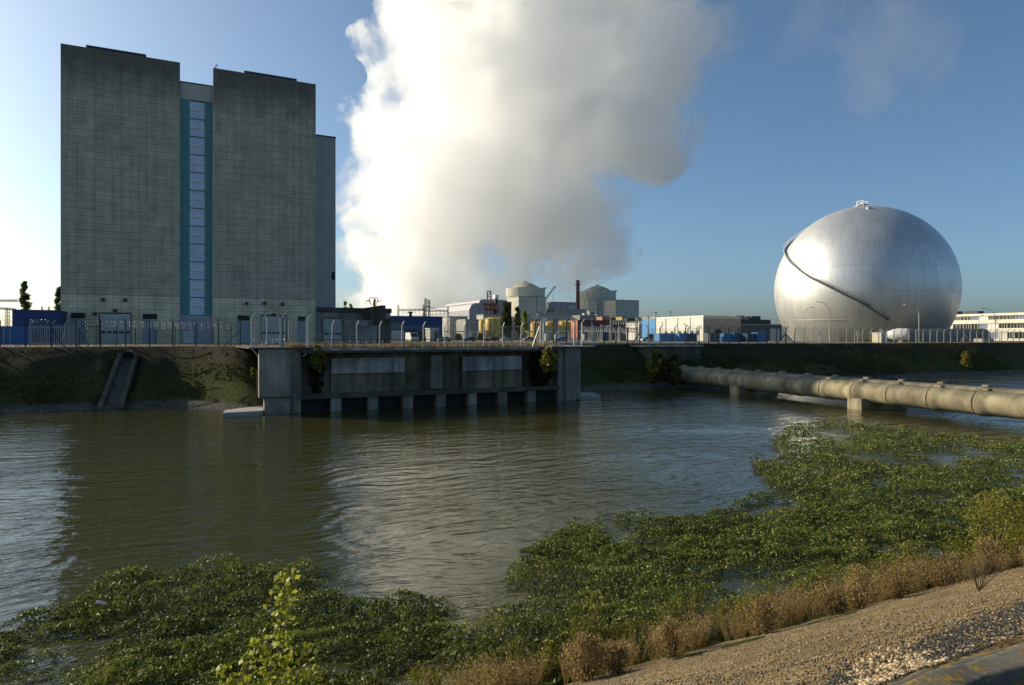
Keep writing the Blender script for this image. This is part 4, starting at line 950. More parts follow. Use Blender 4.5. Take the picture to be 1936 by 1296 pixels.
# big blue hall right of the annex
VBH = 205.0
t, a, b_, z1 = far_box('blue_hall', 'wide blue metal hall with shaded bays beyond the concrete annex', 'building', 716, 836.5, 599.5, VBH, 18, 'blue_clad')
MB().box(a, b_ + .2, VBH - .3, VBH + 18.2, z1, z1 + .25).build('roof', M['blue_clad'], t)
MB().box(ub(733, VBH), ub(764, VBH), VBH - .08, VBH, z1 * .52, z1 * .78).build('window', M['cont_grey'], t)
MB().box(ub(740, VBH), ub(764, VBH), VBH - .08, VBH, 0.1, z1 * .44).build('sliding_door', M['gate'], t)
MB().box(ub(767, VBH), ub(787, VBH), VBH - .07, VBH, 0.1, z1 * .5).build('bay_shade_panel', M['dark'], t)  # flat dark panel on the wall paints the shade inside an open bay
MB().box(ub(790, VBH), ub(812, VBH), VBH - .07, VBH, 0.1, z1 * .42).build('bay_shade_panel', M['dark'], t)  # second dark panel, shade of a bay put into its colour
q = MB(); q.lathe([(0.5, 0), (0.5, 1.2), (0.9, 1.25), (0.9, 1.6)], (ub(776, VBH + 5), VBH + 5, z1 + .2), 12); q.build('roof_vent', M['steel_dark'], t)
t, a, b_, z1 = far_box('plant_kiosk', 'small white concrete kiosk at the right end of the blue hall', 'kiosk', 813, 829, 622, 190, 4, 'pale_conc'); MB().box(a - .2, b_ + .2, 189.8, 194.2, z1, z1 + .2).build('roof', M['white'], t)
MB().box(a + (b_ - a) * .55, b_ - .3, 189.94, 190, 0.1, z1 * .8).build('door', M['steel_dark'], t)
def van(label, px, D, L=2.1, hgt=2.5, m='white', name='parked_van', cat='van'):
    u, v = UV(px, D); t = thing(name, label, cat, u, v, 0); w_ = L / 2
    prof = [(v - 2.6, .35), (v - 2.6, hgt * .45), (v - 2.35, hgt * .52), (v - 1.6, hgt * .97), (v - 1.4, hgt), (v + 2.5, hgt), (v + 2.6, hgt * .9), (v + 2.6, .35)]
    MB().prismx(prof, u - w_, u + w_).build('body', M[m], t, bevel=.06)
    MB().prismx([(v - 2.37, hgt * .55), (v - 1.72, hgt * .93), (v - 1.74, hgt * .94), (v - 2.40, hgt * .56)], u - w_ * .86, u + w_ * .86).build('windscreen', M['glass'], t)
    for s in (-1, 1):
        MB().box(u + s * w_ * .62 - .2, u + s * w_ * .62 + .2, v - 2.64, v - 2.58, hgt * .28, hgt * .38).build('headlight', M['galv'], t)
        for y in (-1.7, 1.6):
            q = MB(); q.tube([(u + s * w_ * .8, v + y, .36), (u + s * (w_ + .02), v + y, .36)], .36, 16); q.build('wheel', M['rubber'], t, smooth=40)
    MB().box(u - w_ * .5, u + w_ * .5, v - 2.63, v - 2.59, hgt * .2, hgt * .27).build('grille', M['dark'], t)
van('white delivery van parked facing us at the blue hall', 779, 185)
def car(label, px, D, m, rot=0):
    u, v = UV(px, D); t = thing('parked_car', label, 'car', u, v, 0, 'cars parked by the yard')
    MB().prism([(u - 2.1, .3), (u - 2.1, .75), (u - 1.9, .85), (u - 1.0, .92), (u + 1.8, .95), (u + 2.1, .8), (u + 2.1, .3)], v - .85, v + .85).build('body', M[m], t, bevel=.05)
    MB().prism([(u - 1.2, .93), (u - .5, 1.42), (u + .9, 1.44), (u + 1.6, .96)], v - .72, v + .72).build('cabin', M['glass'], t, bevel=.04)
    for x in (-1.3, 1.3):
        for y in (-.8, .8): q = MB(); q.tube([(u + x, v + y - .1, .32), (u + x, v + y + .1, .32)], .32, 14); q.build('wheel', M['rubber'], t, smooth=40)
car('silver car parked just right of the white kiosk', 840, 200, 'galv'); car('dark car parked below the yellow tanks', 888, 215, 'steel_dark'); car('dark red car parked right of the yellow tanks', 930, 215, 'rust')
car('white car parked left of the poplars', 958, 220, 'white'); car('pale car parked at the left edge of the switchyard', 1000, 225, 'grey_clad'); car('blue car parked before the dark red hall', 1060, 230, 'cont_blue'); car('grey car parked by the white warehouse side', 1222, 215, 'galv')

# ------------------------------------------------------------------ the power station beyond
def domed(label, px, D, r, ptop_wall, ptop_dome):
    u, v = UV(px, D); t = thing('containment_dome', label, 'reactor dome', u, v, 0, 'domed reactor buildings')
    h = zd(ptop_wall, D - r); hd = zd(ptop_dome, D) - h
    MB().lathe([(r, 0), (r, h - 9)], (u, v, 0), 64).build('drum_wall', M['containment'], t, smooth=40)
    MB().lathe([(r + .9, h - 9), (r + .9, h)], (u, v, 0), 64).build('ring_beam', M['containment'], t, smooth=40)
    prof = [(r * 0.80 * math.cos(a), hd * math.sin(a)) for a in np.linspace(0, math.pi / 2 - .02, 10)]
    prof = [(r * .8, 0)] + [(r * .8 * (1 - k / 10), hd * (1 - ((1 - k / 10)) ** 2)) for k in range(1, 10)] + [(0.6, hd)]
    MB().lathe(prof, (u, v, h), 64).build('dome_roof', M['dome'], t, smooth=60)
    MB().lathe([(1.6, hd - .6), (1.6, hd + 1.4)], (u, v, h), 12).build('dome_cap', M['grey_conc'], t)
    for a in (-2.2, -1.35, -0.55, 0.4):
        q = MB(); d = Vector((math.cos(a), math.sin(a), 0)); p = Vector((u, v, 0)) + d * (r + .1); q.beam(p, p + Vector((0, 0, h - 9)), 2.4, 1.0); q.build('buttress', M['containment'], t)
    MB().box(u + r * .95, u + r * 1.02, v - r * .45, v - r * .35, h, h + 1.4).build('roof_beacon', M['steel_dark'], t)
    return t
domed('nearer domed reactor building with a pale block in front, left of the red chimney', 993.5, 722, 19.6, 543.5, 534.5)
domed('farther domed reactor building, right of the red chimney', 1129.5, 770, 19.7, 549, 541)
def block(name, label, px0, px1, ptop, D, depth, m, cat='building', roofm=None):
    u0, v0 = UV(px0, D); a = u0; b_ = ub(px1, v0); z1 = zd(ptop, D)
    t = thing(name, label, cat, (a + b_) / 2, v0, 0); MB().box(a, b_, v0, v0 + depth, 0, z1).build('wall', M[m], t)
    MB().box(a + .3, b_ - .3, v0 + .3, v0 + depth - .3, z1, z1 + .5).build('roof', M[roofm or 'grey_conc'], t)
    q = MB(); q.box(a - .15, b_ + .15, v0 - .15, v0 + .3, z1, z1 + .9); q.box(a - .15, a + .3, v0 + .3, v0 + depth, z1, z1 + .9); q.box(b_ - .3, b_ + .15, v0 + .3, v0 + depth, z1, z1 + .9); q.build('parapet', M['grey_conc'], t)
    return t, a, b_, v0, z1
t, a, b_, v0, z1 = block('fuel_building', 'pale concrete block in front of the nearer reactor dome', 980.5, 1031, 562, 680, 19, 'containment')
MB().box(a + (b_ - a) * .66, a + (b_ - a) * .70, v0 - .5, v0, 0, z1 + 1.2).build('vent_duct', M['grey_conc'], t)
t, a, b_, v0, z1 = block('fuel_building', 'grey concrete block right of the farther reactor dome', 1164, 1208, 568.5, 728, 24, 'containment')
MB().tube([(a + (b_ - a) * .35, v0 + 2, z1), (a + (b_ - a) * .35, v0 + 2, z1 + 2.2)], .4).build('roof_vent', M['steel_dark'], t)
# turbine halls with chamfered grey vaults
def turbine(label, px0, px1, pt, D, L, chamfer, wallm='pale_conc', split=0.5):
    u0, v0 = UV(px0, D); b_ = ub(px1, v0); z1 = zd(pt, D); zs = z1 * split; w_ = b_ - u0
    t = thing('turbine_hall', label, 'building', (u0 + b_) / 2, v0, 0)
    MB().box(u0 + .6, b_ - .6, v0 + .6, v0 + L, 0, zs).build('lower_wall', M[wallm], t)
    c_ = chamfer; poly = [(u0, zs), (b_, zs), (b_, z1 - c_ * .8), (b_ - c_ * .3, z1 - c_ * .2), (b_ - c_, z1), (u0 + c_, z1), (u0 + c_ * .3, z1 - c_ * .2), (u0, z1 - c_ * .8)]
    MB().prism(poly, v0, v0 + L).build('vault_roof', M['roof_grey'], t)
    q = MB(); n = 9
    for k in range(n): q.box(u0 - .25, u0 + .59, v0 + .7 + k * (L - 1.6) / (n - 1) - .2, v0 + 1.1 + k * (L - 1.6) / (n - 1), 0, zs - .05)
    q.build('wall_ribs', M[wallm], t)
    return t, u0, b_, v0, z1
turbine('grey vaulted turbine hall with cream lower wall, far left of the station', 887, 917, 572.5, 560, 150, 7.5, split=.40)
turbine('taller grey turbine hall behind the steel gantry', 905, 962, 566, 640, 90, 5, split=.35)
turbine('slate grey turbine hall between the two reactor domes', 1037, 1098, 570.5, 800, 60, 5, split=.3)
def low(name, label, px0, px1, pt, D, depth, m, cat='building'):
    return block(name, label, px0, px1, pt, D, depth, m, cat)
t, a, b_, v0, z1 = low('auxiliary_building', 'pale low concrete building between the domes', 1018, 1076, 595, 640, 18, 'pale_conc')
for k in range(12): MB().box(a + (b_ - a) * k / 12 + .3, a + (b_ - a) * k / 12 + 1.5, v0 + 1, v0 + 2.4, z1 + .5, z1 + 2.6).build('roof_fan', M['steel_dark'], t)
t, a, b_, v0, z1 = low('auxiliary_building', 'grey stepped service building at the foot of the red chimney', 1050, 1108, 586, 690, 18, 'grey_conc')
for px, pt in ((1057, 583), (1071, 580), (1085, 578), (1101, 583)):
    u = ub(px, v0); MB().box(u - 2, u + 2, v0 + 2, v0 + 7, z1 + .5, zd(pt, 690)).build('roof_plant', M['galv'], t)
t, a, b_, v0, z1 = low('auxiliary_building', 'cream and grey service building under the farther dome', 1096, 1152, 598, 655, 16, 'grey_conc')
for px, pt in ((1110, 592), (1120, 588), (1124, 590), (1135, 594)):
    u = ub(px, v0); MB().box(u - 2, u + 2, v0 + 2, v0 + 6, z1 + .5, zd(pt, 655)).build('roof_plant', M['pale_conc'], t)
low('brick_annex', 'rust brown clad building behind the poplars', 941, 967, 572, 650, 20, 'rust')
t, a, b_, v0, z1 = low('pump_house', 'cream pump house with dark doorway below the turbine hall', 850, 884, 601, 400, 22, 'pale_conc'); MB().box(a + 2, a + 5, v0 - .1, v0, 0.1, 5).build('door', M['dark'], t)
t, a, b_, v0, z1 = low('service_shed', 'grey sloped service shed left of the yellow tanks', 880, 905, 607, 380, 14, 'grey_conc'); MB().box(a + 1, a + 3.5, v0 - .08, v0, .1, 3).build('door', M['galv'], t)
t, a, b_, v0, z1 = low('long_shed', 'low pale shed behind the yellow tanks', 914, 952, 597, 480, 12, 'grey_clad'); MB().box(a + 2, b_ - 2, v0 - .1, v0, z1 * .2, z1 * .5).build('window', M['dark'], t)
# steel gantry tower
D = 600; u, v = UV(911, D); t = thing('steel_gantry', 'dark red steel gantry tower with a lattice platform', 'gantry', u, v, 0)
zt, zm = zd(575, D), zd(585, D)
for p in (912, 926.5, 941):
    uu = ub(p, v); q = MB(); q.beam((uu, v, 0), (uu, v, zt), 1.0); q.beam((uu, v + 10, 0), (uu, v + 10, zt), 1.0); q.build('column', M['rust'], t)
q = MB(); a, b_ = ub(911, v), ub(942, v)
for y in (v, v + 10):
    for z in (zt, zm): q.beam((a, y, z), (b_, y, z), 0.9)
    for k in range(6):
        x0, x1 = a + (b_ - a) * k / 6, a + (b_ - a) * (k + 1) / 6; q.beam((x0, y, zm), (x1, y, zt), .5); q.beam((x0, y, zt), (x1, y, zm), .5)
q.build('lattice_deck', M['rust'], t)
q = MB(); x0, x1, zz = ub(924, v), ub(930.5, v), zd(550, D)
q.beam((x0, v + 3, zt), (x0, v + 3, zz), .8); q.beam((x1, v + 3, zt), (x1, v + 3, zz), .8); q.beam((x0, v + 3, zz), (x1, v + 3, zz), .8); q.beam((x0, v + 3, zz - 5), (x1, v + 3, zz - 5), .6); q.beam((x0, v + 3, zz - 5), (x1, v + 3, zz), .5); q.build('hoist_mast', M['rust'], t)
D = 640; u, v = UV(938.5, D); t = thing('stair_head', 'small white cabin on a dark mast beside the nearer reactor', 'cabin', u, v, 0)
MB().box(u - 1.2, u + 1.2, v, v + 3, 0, zd(565, D)).build('mast', M['steel_dark'], t); MB().box(u - 1.8, u + 1.8, v - 1, v + 4, zd(565, D), zd(558, D)).build('cabin', M['white'], t)
# chimney
D = 745; u, v = UV(1092.5, D); h = zd(532, D); t = thing('chimney', 'slim dark red chimney stack between the two reactor domes', 'chimney', u, v, 0)
MB().lathe([(2.2, 0), (1.9, h)], (u, v, 0), 24).build('shaft', M['red_mast'], t, smooth=40); MB().lathe([(2.9, h - 4.5), (2.9, h - 3.3)], (u, v, 0), 24).build('gallery', M['steel_dark'], t); MB().lathe([(2.3, h), (2.3, h + 1)], (u, v, 0), 20).build('cap', M['steel_dark'], t)
# crane jib behind
D = 830; u, v = UV(1032, D); t = thing('crane', 'distant crane with a slanting lattice jib between the domes', 'crane', u, v, 0)
q = MB(); p0 = (*UV(1031, D), zd(567, D)); p1 = (*UV(1050, D), zd(541, D)); q.tube([(u, v, 0), p0], 1.2, 6); q.build('mast', M['galv'], t); q = MB(); lattice(q, p0, p1, 1.5, 12, .18); q.build('jib', M['galv'], t)
u, v = UV(1045.5, 800); tag(MB().tube([(u, v, 0), (u, v, zd(557, 800))], .25).build('lightning_rod', M['galv'], None, o=(u, v, 0)), 'hair thin rod above the slate grey turbine hall', 'mast')
# yellow tanks
def tank(label, px, D, rpx, ptop, px_off=0):
    u, v = UV(px, D); r = rpx * D / F; h = zd(ptop, D); t = thing('yellow_tank', label, 'tank', u, v, 0, 'yellow storage tanks')
    MB().lathe([(r, 0), (r, h * .86), (r * .93, h * .92), (r * .6, h * .97), (0.2, h)], (u, v, 0), 40).build('tank_shell', M['yellow'], t, smooth=30)
    q = MB(); 
    for z in (h * .9, h * .9 + 1): q.lathe([(r * .98, z), (r * .98, z + .12)], (u, v, 0), 32, False)
    for k in range(16): a = k * math.pi / 8; q.beam((u + r * .98 * math.cos(a), v + r * .98 * math.sin(a), h * .86), (u + r * .98 * math.cos(a), v + r * .98 * math.sin(a), h * .9 + 1.05), .1)
    q.build('top_rail', M['yellow'], t)
    q = MB(); a = -2.0; x, y = u + r * 1.05 * math.cos(a), v + r * 1.05 * math.sin(a); q.beam((x, y, 0), (x, y, h * .9), .35); q.build('ladder', M['galv'], t)
tank('front large yellow tank of the pair left of the poplars', 931, 415, 14, 600)
tank('rear yellow tank half hidden behind the large one', 915, 440, 9.5, 603)
tank('small yellow tank right of the poplars, leftmost of its row of three', 1013.5, 400, 10.5, 608.5)
tank('middle yellow tank of the row of three before the orange hall', 1040.5, 400, 9.5, 607.5)
tank('right yellow tank of the row of three, beside the orange hall', 1068, 400, 11.5, 607)
# orange and dark red hall
D = 480; u0, v0 = UV(1092, D); z1 = zd(606, D); b_ = ub(1186, v0)
t = thing('red_hall', 'long dark red hall with a bright orange end wall', 'building', u0, v0, 0)
MB().box(u0, b_, v0, v0 + 26, 0, z1).build('front_wall', M['darkred'], t); MB().box(u0 - .15, u0, v0 - .02, v0 + 26, z1 * .12, z1 - .1).build('end_wall', M['orange'], t); MB().box(u0 - .2, b_, v0 - .1, v0 + 26.1, z1, z1 + .3).build('roof', M['steel_dark'], t)
D = 500; t, a, b_, v0, z1 = low('plant_room', 'small orange plant room on the skyline above the dark red hall', 1138.5, 1149.5, 601.5, 520, 8, 'orange')
t, a, b_, v0, z1 = low('plant_room', 'small ochre plant room above the right end of the dark red hall', 1176, 1184.5, 601.5, 520, 8, 'yellow')
t, a, b_, v0, z1 = low('connecting_hall', 'dark brown flat topped hall behind the switchyard', 1149.7, 1239, 602, 540, 16, 'rust')
D = 420; t, a, b_, v0, z1 = low('white_hall', 'bright white low hall left of the pale warehouse', 1208, 1239, 610.5, 420, 14, 'white_clad'); MB().box(a + 3, a + 5.5, v0 - .1, v0, .1, 3.5).build('door', M['glass'], t)
t, a, b_, v0, z1 = low('blue_annex', 'narrow pale blue annex against the pale warehouse', 1241.5, 1247, 603, 290, 10, 'cont_light')
# switchyards
def portal(label, p0, p1, pt, pbeam, D, m='galv', spikes=()):
    u, v = UV(p0, D); t = thing('switchyard_portal', label, 'gantry', u, v, 0, 'switchyard portals')
    for p in (p0, p1):
        uu = ub(p, v); q = MB(); lattice(q, (uu, v, 0), (uu, v, zb(p, pt, v)), .7, 8, .05); q.build('column', M[m], t)
    q = MB(); lattice(q, (ub(p0, v), v, zb(p0, pbeam, v)), (ub(p1, v), v, zb(p1, pbeam, v)), .6, 14, .06); q.build('crossbeam', M[m], t)
    q = MB()
    for k in range(1, 6):
        uu = ub(p0, v) + (ub(p1, v) - ub(p0, v)) * k / 6; zz = zb(p0, pbeam, v); q.tube([(uu, v, zz), (uu, v, zz - 1.9)], .14, 6)
    q.build('insulator_string', M['white'], t); return t
portal('dark lattice portal with twin spikes above the blue hall, left bay', 753, 801, 576, 586.5, 330, 'steel_dark')
portal('dark lattice portal above the blue hall, right bay', 802, 847, 580, 588, 330, 'steel_dark')
D = 330; u, v = UV(808, D); t = thing('line_mast', 'tall twin lattice line mast rising above the blue hall', 'mast', u, v, 0)
q = MB(); lattice(q, (ub(803.5, v), v, 0), (ub(804.8, v), v, zd(565, D)), .8, 18, .07); lattice(q, (ub(813, v), v, 0), (ub(810.8, v), v, zd(567.5, D)), .8, 18, .07); q.beam((ub(804, v), v, zd(580, D)), (ub(812, v), v, zd(580, D)), .5); q.build('lattice_legs', M['steel_dark'], t)
q = MB(); q.tube([(ub(812, v), v, zd(581, D)), (ub(846, v), v, zd(588, D))], .05, 4); q.tube([(ub(812, v), v, zd(583, D)), (ub(885, v + 60), v + 60, zd(597, D + 60))], .05, 4); q.build('power_line', M['steel_dark'], t)
for i, (p0, p1, pt, pb, D) in enumerate(((1103, 1123, 617, 620, 300), (1124, 1148, 616, 620, 310), (1137, 1156, 614, 617, 330), (1149, 1171, 616, 621, 295), (1155, 1184, 603, 607, 330), (1184, 1203, 602, 609, 330), (1204, 1217, 600, 605, 340), (1217, 1234, 602, 607, 340), (1172, 1205, 618, 622, 290))):
    portal(['small grey switchyard portal, leftmost before the dark red hall', 'grey switchyard portal second from the left before the red hall', 'slim grey portal in the middle of the dark red hall', 'low grey portal right of the middle of the red hall', 'tall grey portal before the red hall and ochre room',
            'tall grey portal left of the bright white hall', 'tall grey portal at the left end of the white hall', 'tall grey portal at the right end of the white hall', 'low grey portal in front of the white hall corner'][i], p0, p1, pt, pb, D)
for i, (p, D, m, w_, h) in enumerate(((1124.5, 260, 'pale_conc', 1.6, 3.2), (1145, 265, 'cont_navy', 2.6, 3.4), (1105, 262, 'white', 1.0, 2.6), (1035.5, 240, 'pale_conc', 1.5, 2.6), (1058, 238, 'white', 3.2, 2.3), (1178, 270, 'cont_grey', 3.0, 2.6), (1231, 255, 'rust', 2.0, 2.6))):
    u, v = UV(p, D); t = thing('equipment_cabinet', ['cream upright cabinet under the red hall', 'dark green blue cabinet on the switchyard lawn', 'narrow white cabinet at the orange wall', 'cream cabinet behind the right cage fence', 'white low unit before the right yellow tank', 'dark grey transformer cabinet right of the yard', 'rusty cabinet by the white hall'][i], 'cabinet', u, v, 0)
    MB().box(u - w_ / 2, u + w_ / 2, v, v + 1.2, 0.2, h).build('casing', M[m], t, bevel=.04); MB().box(u - w_ / 2 + .1, u + w_ / 2 - .1, v - .03, v, .5, h * .85).build('door', M[m], t); MB().box(u - w_ / 2 - .1, u + w_ / 2 + .1, v - .1, v + 1.3, 0, .2).build('plinth', M['grey_conc'], t)
for label, p0, p1, D, hh in (('grey pipe rack with parallel pipes under the orange hall', 1000, 1075, 290, 3.6), ('long pipe rack in front of the dark red hall', 1098, 1200, 340, 4.2), ('pipe rack at the foot of the turbine hall', 846, 905, 330, 4.0)):
    u, v = UV(p0, D); ue = ub(p1, v); t = thing('pipe_rack', label, 'pipe rack', u, v, 0); nn = max(4, int((ue - u) / 5))
    for i in range(nn + 1):
        x = u + (ue - u) * i / nn; q = MB(); q.beam((x, v, 0), (x, v, hh), .18); q.beam((x, v + 1.6, 0), (x, v + 1.6, hh), .18); q.beam((x, v - .1, hh), (x, v + 1.7, hh), .18); q.build('trestle', M['galv'], t)
    for i, (y, r_, m_) in enumerate(((.2, .16, 'galv'), (.7, .24, 'white'), (1.3, .14, 'steel_dark'))): MB().tube([(u - 1, v + y, hh + .1 + r_), (ue + 1, v + y, hh + .1 + r_)], r_, 8).build('pipe_run', M[m_], t)
for i, (p, pt, D) in enumerate(((862, 606, 300), (898, 604, 320), (1006, 604, 300), (1088, 604, 290), (1119, 600, 260), (1156, 604, 270), (1226, 601, 270))):
    far_lamp(['thin light mast before the cream pump house', 'thin light mast left of the yellow tank pair', 'thin light mast by the leftmost small yellow tank', 'thin light mast on the orange hall corner', 'light mast standing before the left part of the red hall', 'light mast before the middle of the red hall', 'light mast before the bright white hall'][i], p, pt, D)
# pylon far behind the annex
D = 520; u, v = UV(706, D); t = thing('pylon', 'distant lattice pylon head above the concrete annex', 'pylon', u, v, 0)
q = MB(); k = D / F
def pp(dx, py): return (ub(706 + dx, v), v, zd(py, D))
for s in (-1, 1):
    for a, b_ in ((pp(2 * s, 600), pp(3 * s, 581)), (pp(3 * s, 581), pp(8.5 * s, 569)), (pp(8.5 * s, 569), pp(7.5 * s, 563)), (pp(8.5 * s, 569), pp(13 * s, 568)), (pp(13 * s, 568), pp(15 * s, 573)), (pp(5 * s, 577), pp(8 * s, 565)), (pp(9 * s, 571), pp(13 * s, 568))): q.beam(a, b_, .42)
    q.beam(pp(15 * s, 573), pp(16 * s, 576), .25)
q.beam(pp(-7.5, 563), pp(7.5, 563), .42); q.beam(pp(-7.5, 564.5), pp(7.5, 564.5), .3); q.beam(pp(-2, 600), pp(2, 600), .4)
q.build('lattice_head', M['galv'], t)
q = MB(); lattice(q, (u, v, 0), (u, v, zd(600, D)), 4, 8, .12); q.build('lattice_tower', M['galv'], t)
# trees of the middle and far ground
plant_px('poplar_tree', 'tall dark poplar before the pale reactor block, largest of the three', 'tree', 957, 571, 641, 330, 13, 4200, .62, F_G, shape='poplar', lumps=60, trunk=1.5, group='poplars before the reactor')
plant_px('poplar_tree', 'slim dark poplar in front of the pale reactor block', 'tree', 978, 579, 641, 340, 7, 1900, .6, F_G, shape='poplar', lumps=45, trunk=1.5, group='poplars before the reactor')
plant_px('poplar_tree', 'yellowish narrow poplar right of the two dark ones', 'tree', 992, 585, 641, 350, 6.5, 1500, .6, F_L, shape='poplar', lumps=40, trunk=1.5, group='poplars before the reactor')
plant_px('poplar_tree', 'lone poplar against the white sky at the far left', 'tree', 46, 532, 642, 235, 14, 3600, .36, F_G, shape='poplar', lumps=70, trunk=1)
plant_px('poplar_tree', 'leafy tree half hidden by the left edge of the tall block', 'tree', 112, 541, 642, 200, 11, 2600, .34, F_G, shape='poplar', lumps=60, trunk=1)
plant_px('poplar_tree', 'faint yellow poplar top above the annex, left of a smaller one', 'tree', 652.5, 567, 642, 420, 6, 1300, .8, F_L, shape='poplar', lumps=30, trunk=2)
plant_px('poplar_tree', 'smaller faint yellow poplar top above the annex', 'tree', 663, 574, 642, 420, 4.5, 900, .8, F_L, shape='poplar', lumps=26, trunk=2)
plant_px('poplar_tree', 'pale treetop inside the far pylon head', 'tree', 707.5, 566, 642, 430, 5.5, 900, .8, F_L, shape='poplar', lumps=26, trunk=2)
for i, (p, pt, D, hw) in enumerate(((866, 633, 300, 9), (908, 632, 290, 10), (946, 634, 290, 8), (795, 634, 230, 12))):
    plant_px('shrub', ['round dark shrub under the turbine hall', 'dark shrub at the foot of the yellow tanks', 'low dark shrub left of the poplars', 'wide dark shrub before the blue hall'][i], 'shrub', p, pt, 642, D, hw, 700, .35, F_G, lumps=14, stems=3)

# ------------------------------------------------------------------ vegetation on the far bank and the intake
def bush_at(name, label, px, ptop, pbase, D, hw, n, leaf, m, **k):
    return plant_px(name, label, 'bush', px, ptop, pbase, D, hw, n, leaf, m, shape=k.pop('shape', 'round'), stems=k.pop('stems', 5), **k)
bush_at('bank_bush', 'bright yellow bush low on the bank at the far right', 1826, 667, 699, 132, 14, 1500, .30, F_Y, lumps=24, shape='cone', lo=.2)
bush_at('bank_bush', 'tall yellow green willow bush at the shore left of the pipe ends', 1240, 665, 722, 96, 19, 1700, .26, F_Y, lumps=26, lo=-.12)
bush_at('bank_bush', 'dull olive bush right of the tall yellow one by the pipe ends', 1270, 668, 724, 95, 19, 1200, .26, F_B, lumps=26, lo=.05)
bush_at('bank_bush', 'little pale yellow sapling low on the left bank', 365, 731, 752, 72, 7, 420, .13, F_Y, lumps=12, lo=.1)
bush_at('bank_bush', 'straggly yellowing stems halfway up the left bank', 402, 701, 732, 75, 12, 380, .16, F_Y, lumps=14, lo=-.15)
bush_at('bank_bush', 'leafy pale green willow against the left end of the intake', 479, 698, 757, 69.5, 10, 1300, .14, F_L, lumps=26, shape='poplar', lo=-.2)
bush_at('bank_bush', 'low pale weeds at the water beside the left slab', 448, 741, 757, 70, 22, 700, .13, F_B, lumps=18, lo=.25)
bush_at('wall_bush', 'yellow bush hanging over the left part of the intake deck', 600, 655, 700, 64.4, 16, 1500, .15, F_Y, lumps=20, lo=-.15)
bush_at('wall_bush', 'yellow leafed sapling on the right part of the intake wall', 1036, 661, 702, 71.5, 19, 1200, .17, F_Y, lumps=20, lo=-.02)
t = thing('ivy', 'dark ivy mass draped over the right end of the intake wall', 'ivy', ub(1022, VI), VI, -4)
P, d = crown_pts(7000, (ub(1022, VI + .5), VI + .55, -4.35), 1.75, 3.9, 46); P[:, 1] = VI + .55 + (P[:, 1] - VI - .55) * .45
A, B = leafdirs(7000, -.3); s = .13 * rng.uniform(.6, 1.3, 7000)[:, None]; quadmesh('foliage', P, A * s, B * s * .8, rng.beta(2, 2.5, 7000), F_I, t, ORG[t])
q = MB(); uu = ub(1022, VI)
for k in range(6): q.tube([(uu - 1.2 + .5 * k, VI + 1.2, -.5), (uu - 1.1 + .45 * k, VI + .5, -2), (uu - 1 + .4 * k, VI + .6, -4.2)], .03, 5)
q.build('stem', M['bark'], t)
t = thing('ivy', 'dark creeper under the yellow bush on the left recess of the intake', 'ivy', ub(598, VI), VI, -4)
P, d = crown_pts(2600, (ub(598, VI + .8), VI + .95, -4.3), .95, 3.6, 30); P[:, 1] = VI + .95 + (P[:, 1] - VI - .95) * .35
A, B = leafdirs(2600, -.3); s = .12 * rng.uniform(.6, 1.3, 2600)[:, None]; quadmesh('foliage', P, A * s, B * s * .8, rng.beta(2, 2, 2600), F_I, t, ORG[t])
q = MB(); uu = ub(606, VI); q.tube([(uu, VI + .9, -.5), (uu + .1, VI + .6, -2.5), (uu - .1, VI + .4, -4.9)], .025, 5); q.tube([(uu + .1, VI + .6, -3), (uu + .5, VI + .3, -3.6), (uu + .5, VI + .2, -4.6)], .02, 5); q.build('stem', M['bark'], t)
def shore_shift(u): 
    a = np.clip(u / 7.5, 0, 1); a = a * a * (3 - 2 * a); b_ = np.clip((u - 40.5) / 11, 0, 1); b_ = b_ * b_ * (3 - 2 * b_); return SHIFT * a * (1 - b_)
# grass of the embankment: uncountable tufts
n = 42000
gu = rng.uniform(-22, 150, n); gt = rng.uniform(0, 1, n) ** .8; gv = 86.6 - gt * 8.6
dn = fbm(gu * .22, gv * .3, 4, 21); keep = (dn > .40) & (rng.uniform(0, 1, n) < .35 + .6 * (gt > .35))
keep &= ~((gu > 7.0) & (gu < 41.5)); gu, gv, gt, dn = gu[keep], gv[keep], gt[keep], dn[keep]; n = len(gu)
gz = -0.12 - (86.7 - gv) * 0.6 + (fbm(gu * 0.25, gv * 0.35, 5, 3) - 0.5) * 0.75; gv = gv - shore_shift(gu)
ins = ~((gu > ub(183, 76)) & (gu < ub(262, 84)) & (np.abs(gu - (-3.3 + (gv - 76) * .05)) < 2.2)); 
P = np.stack([gu, gv, gz + .12], 1); A, B = leafdirs(n, 1.6); s = (.20 * rng.uniform(.5, 1.4, n))[:, None]
quadmesh('bank_grass', P[ins], (A * s)[ins], (B * s * .28)[ins], (np.clip(dn * .75 - .05 + rng.normal(0, .12, n), 0, 1))[ins], F_B)['kind'] = 'stuff'
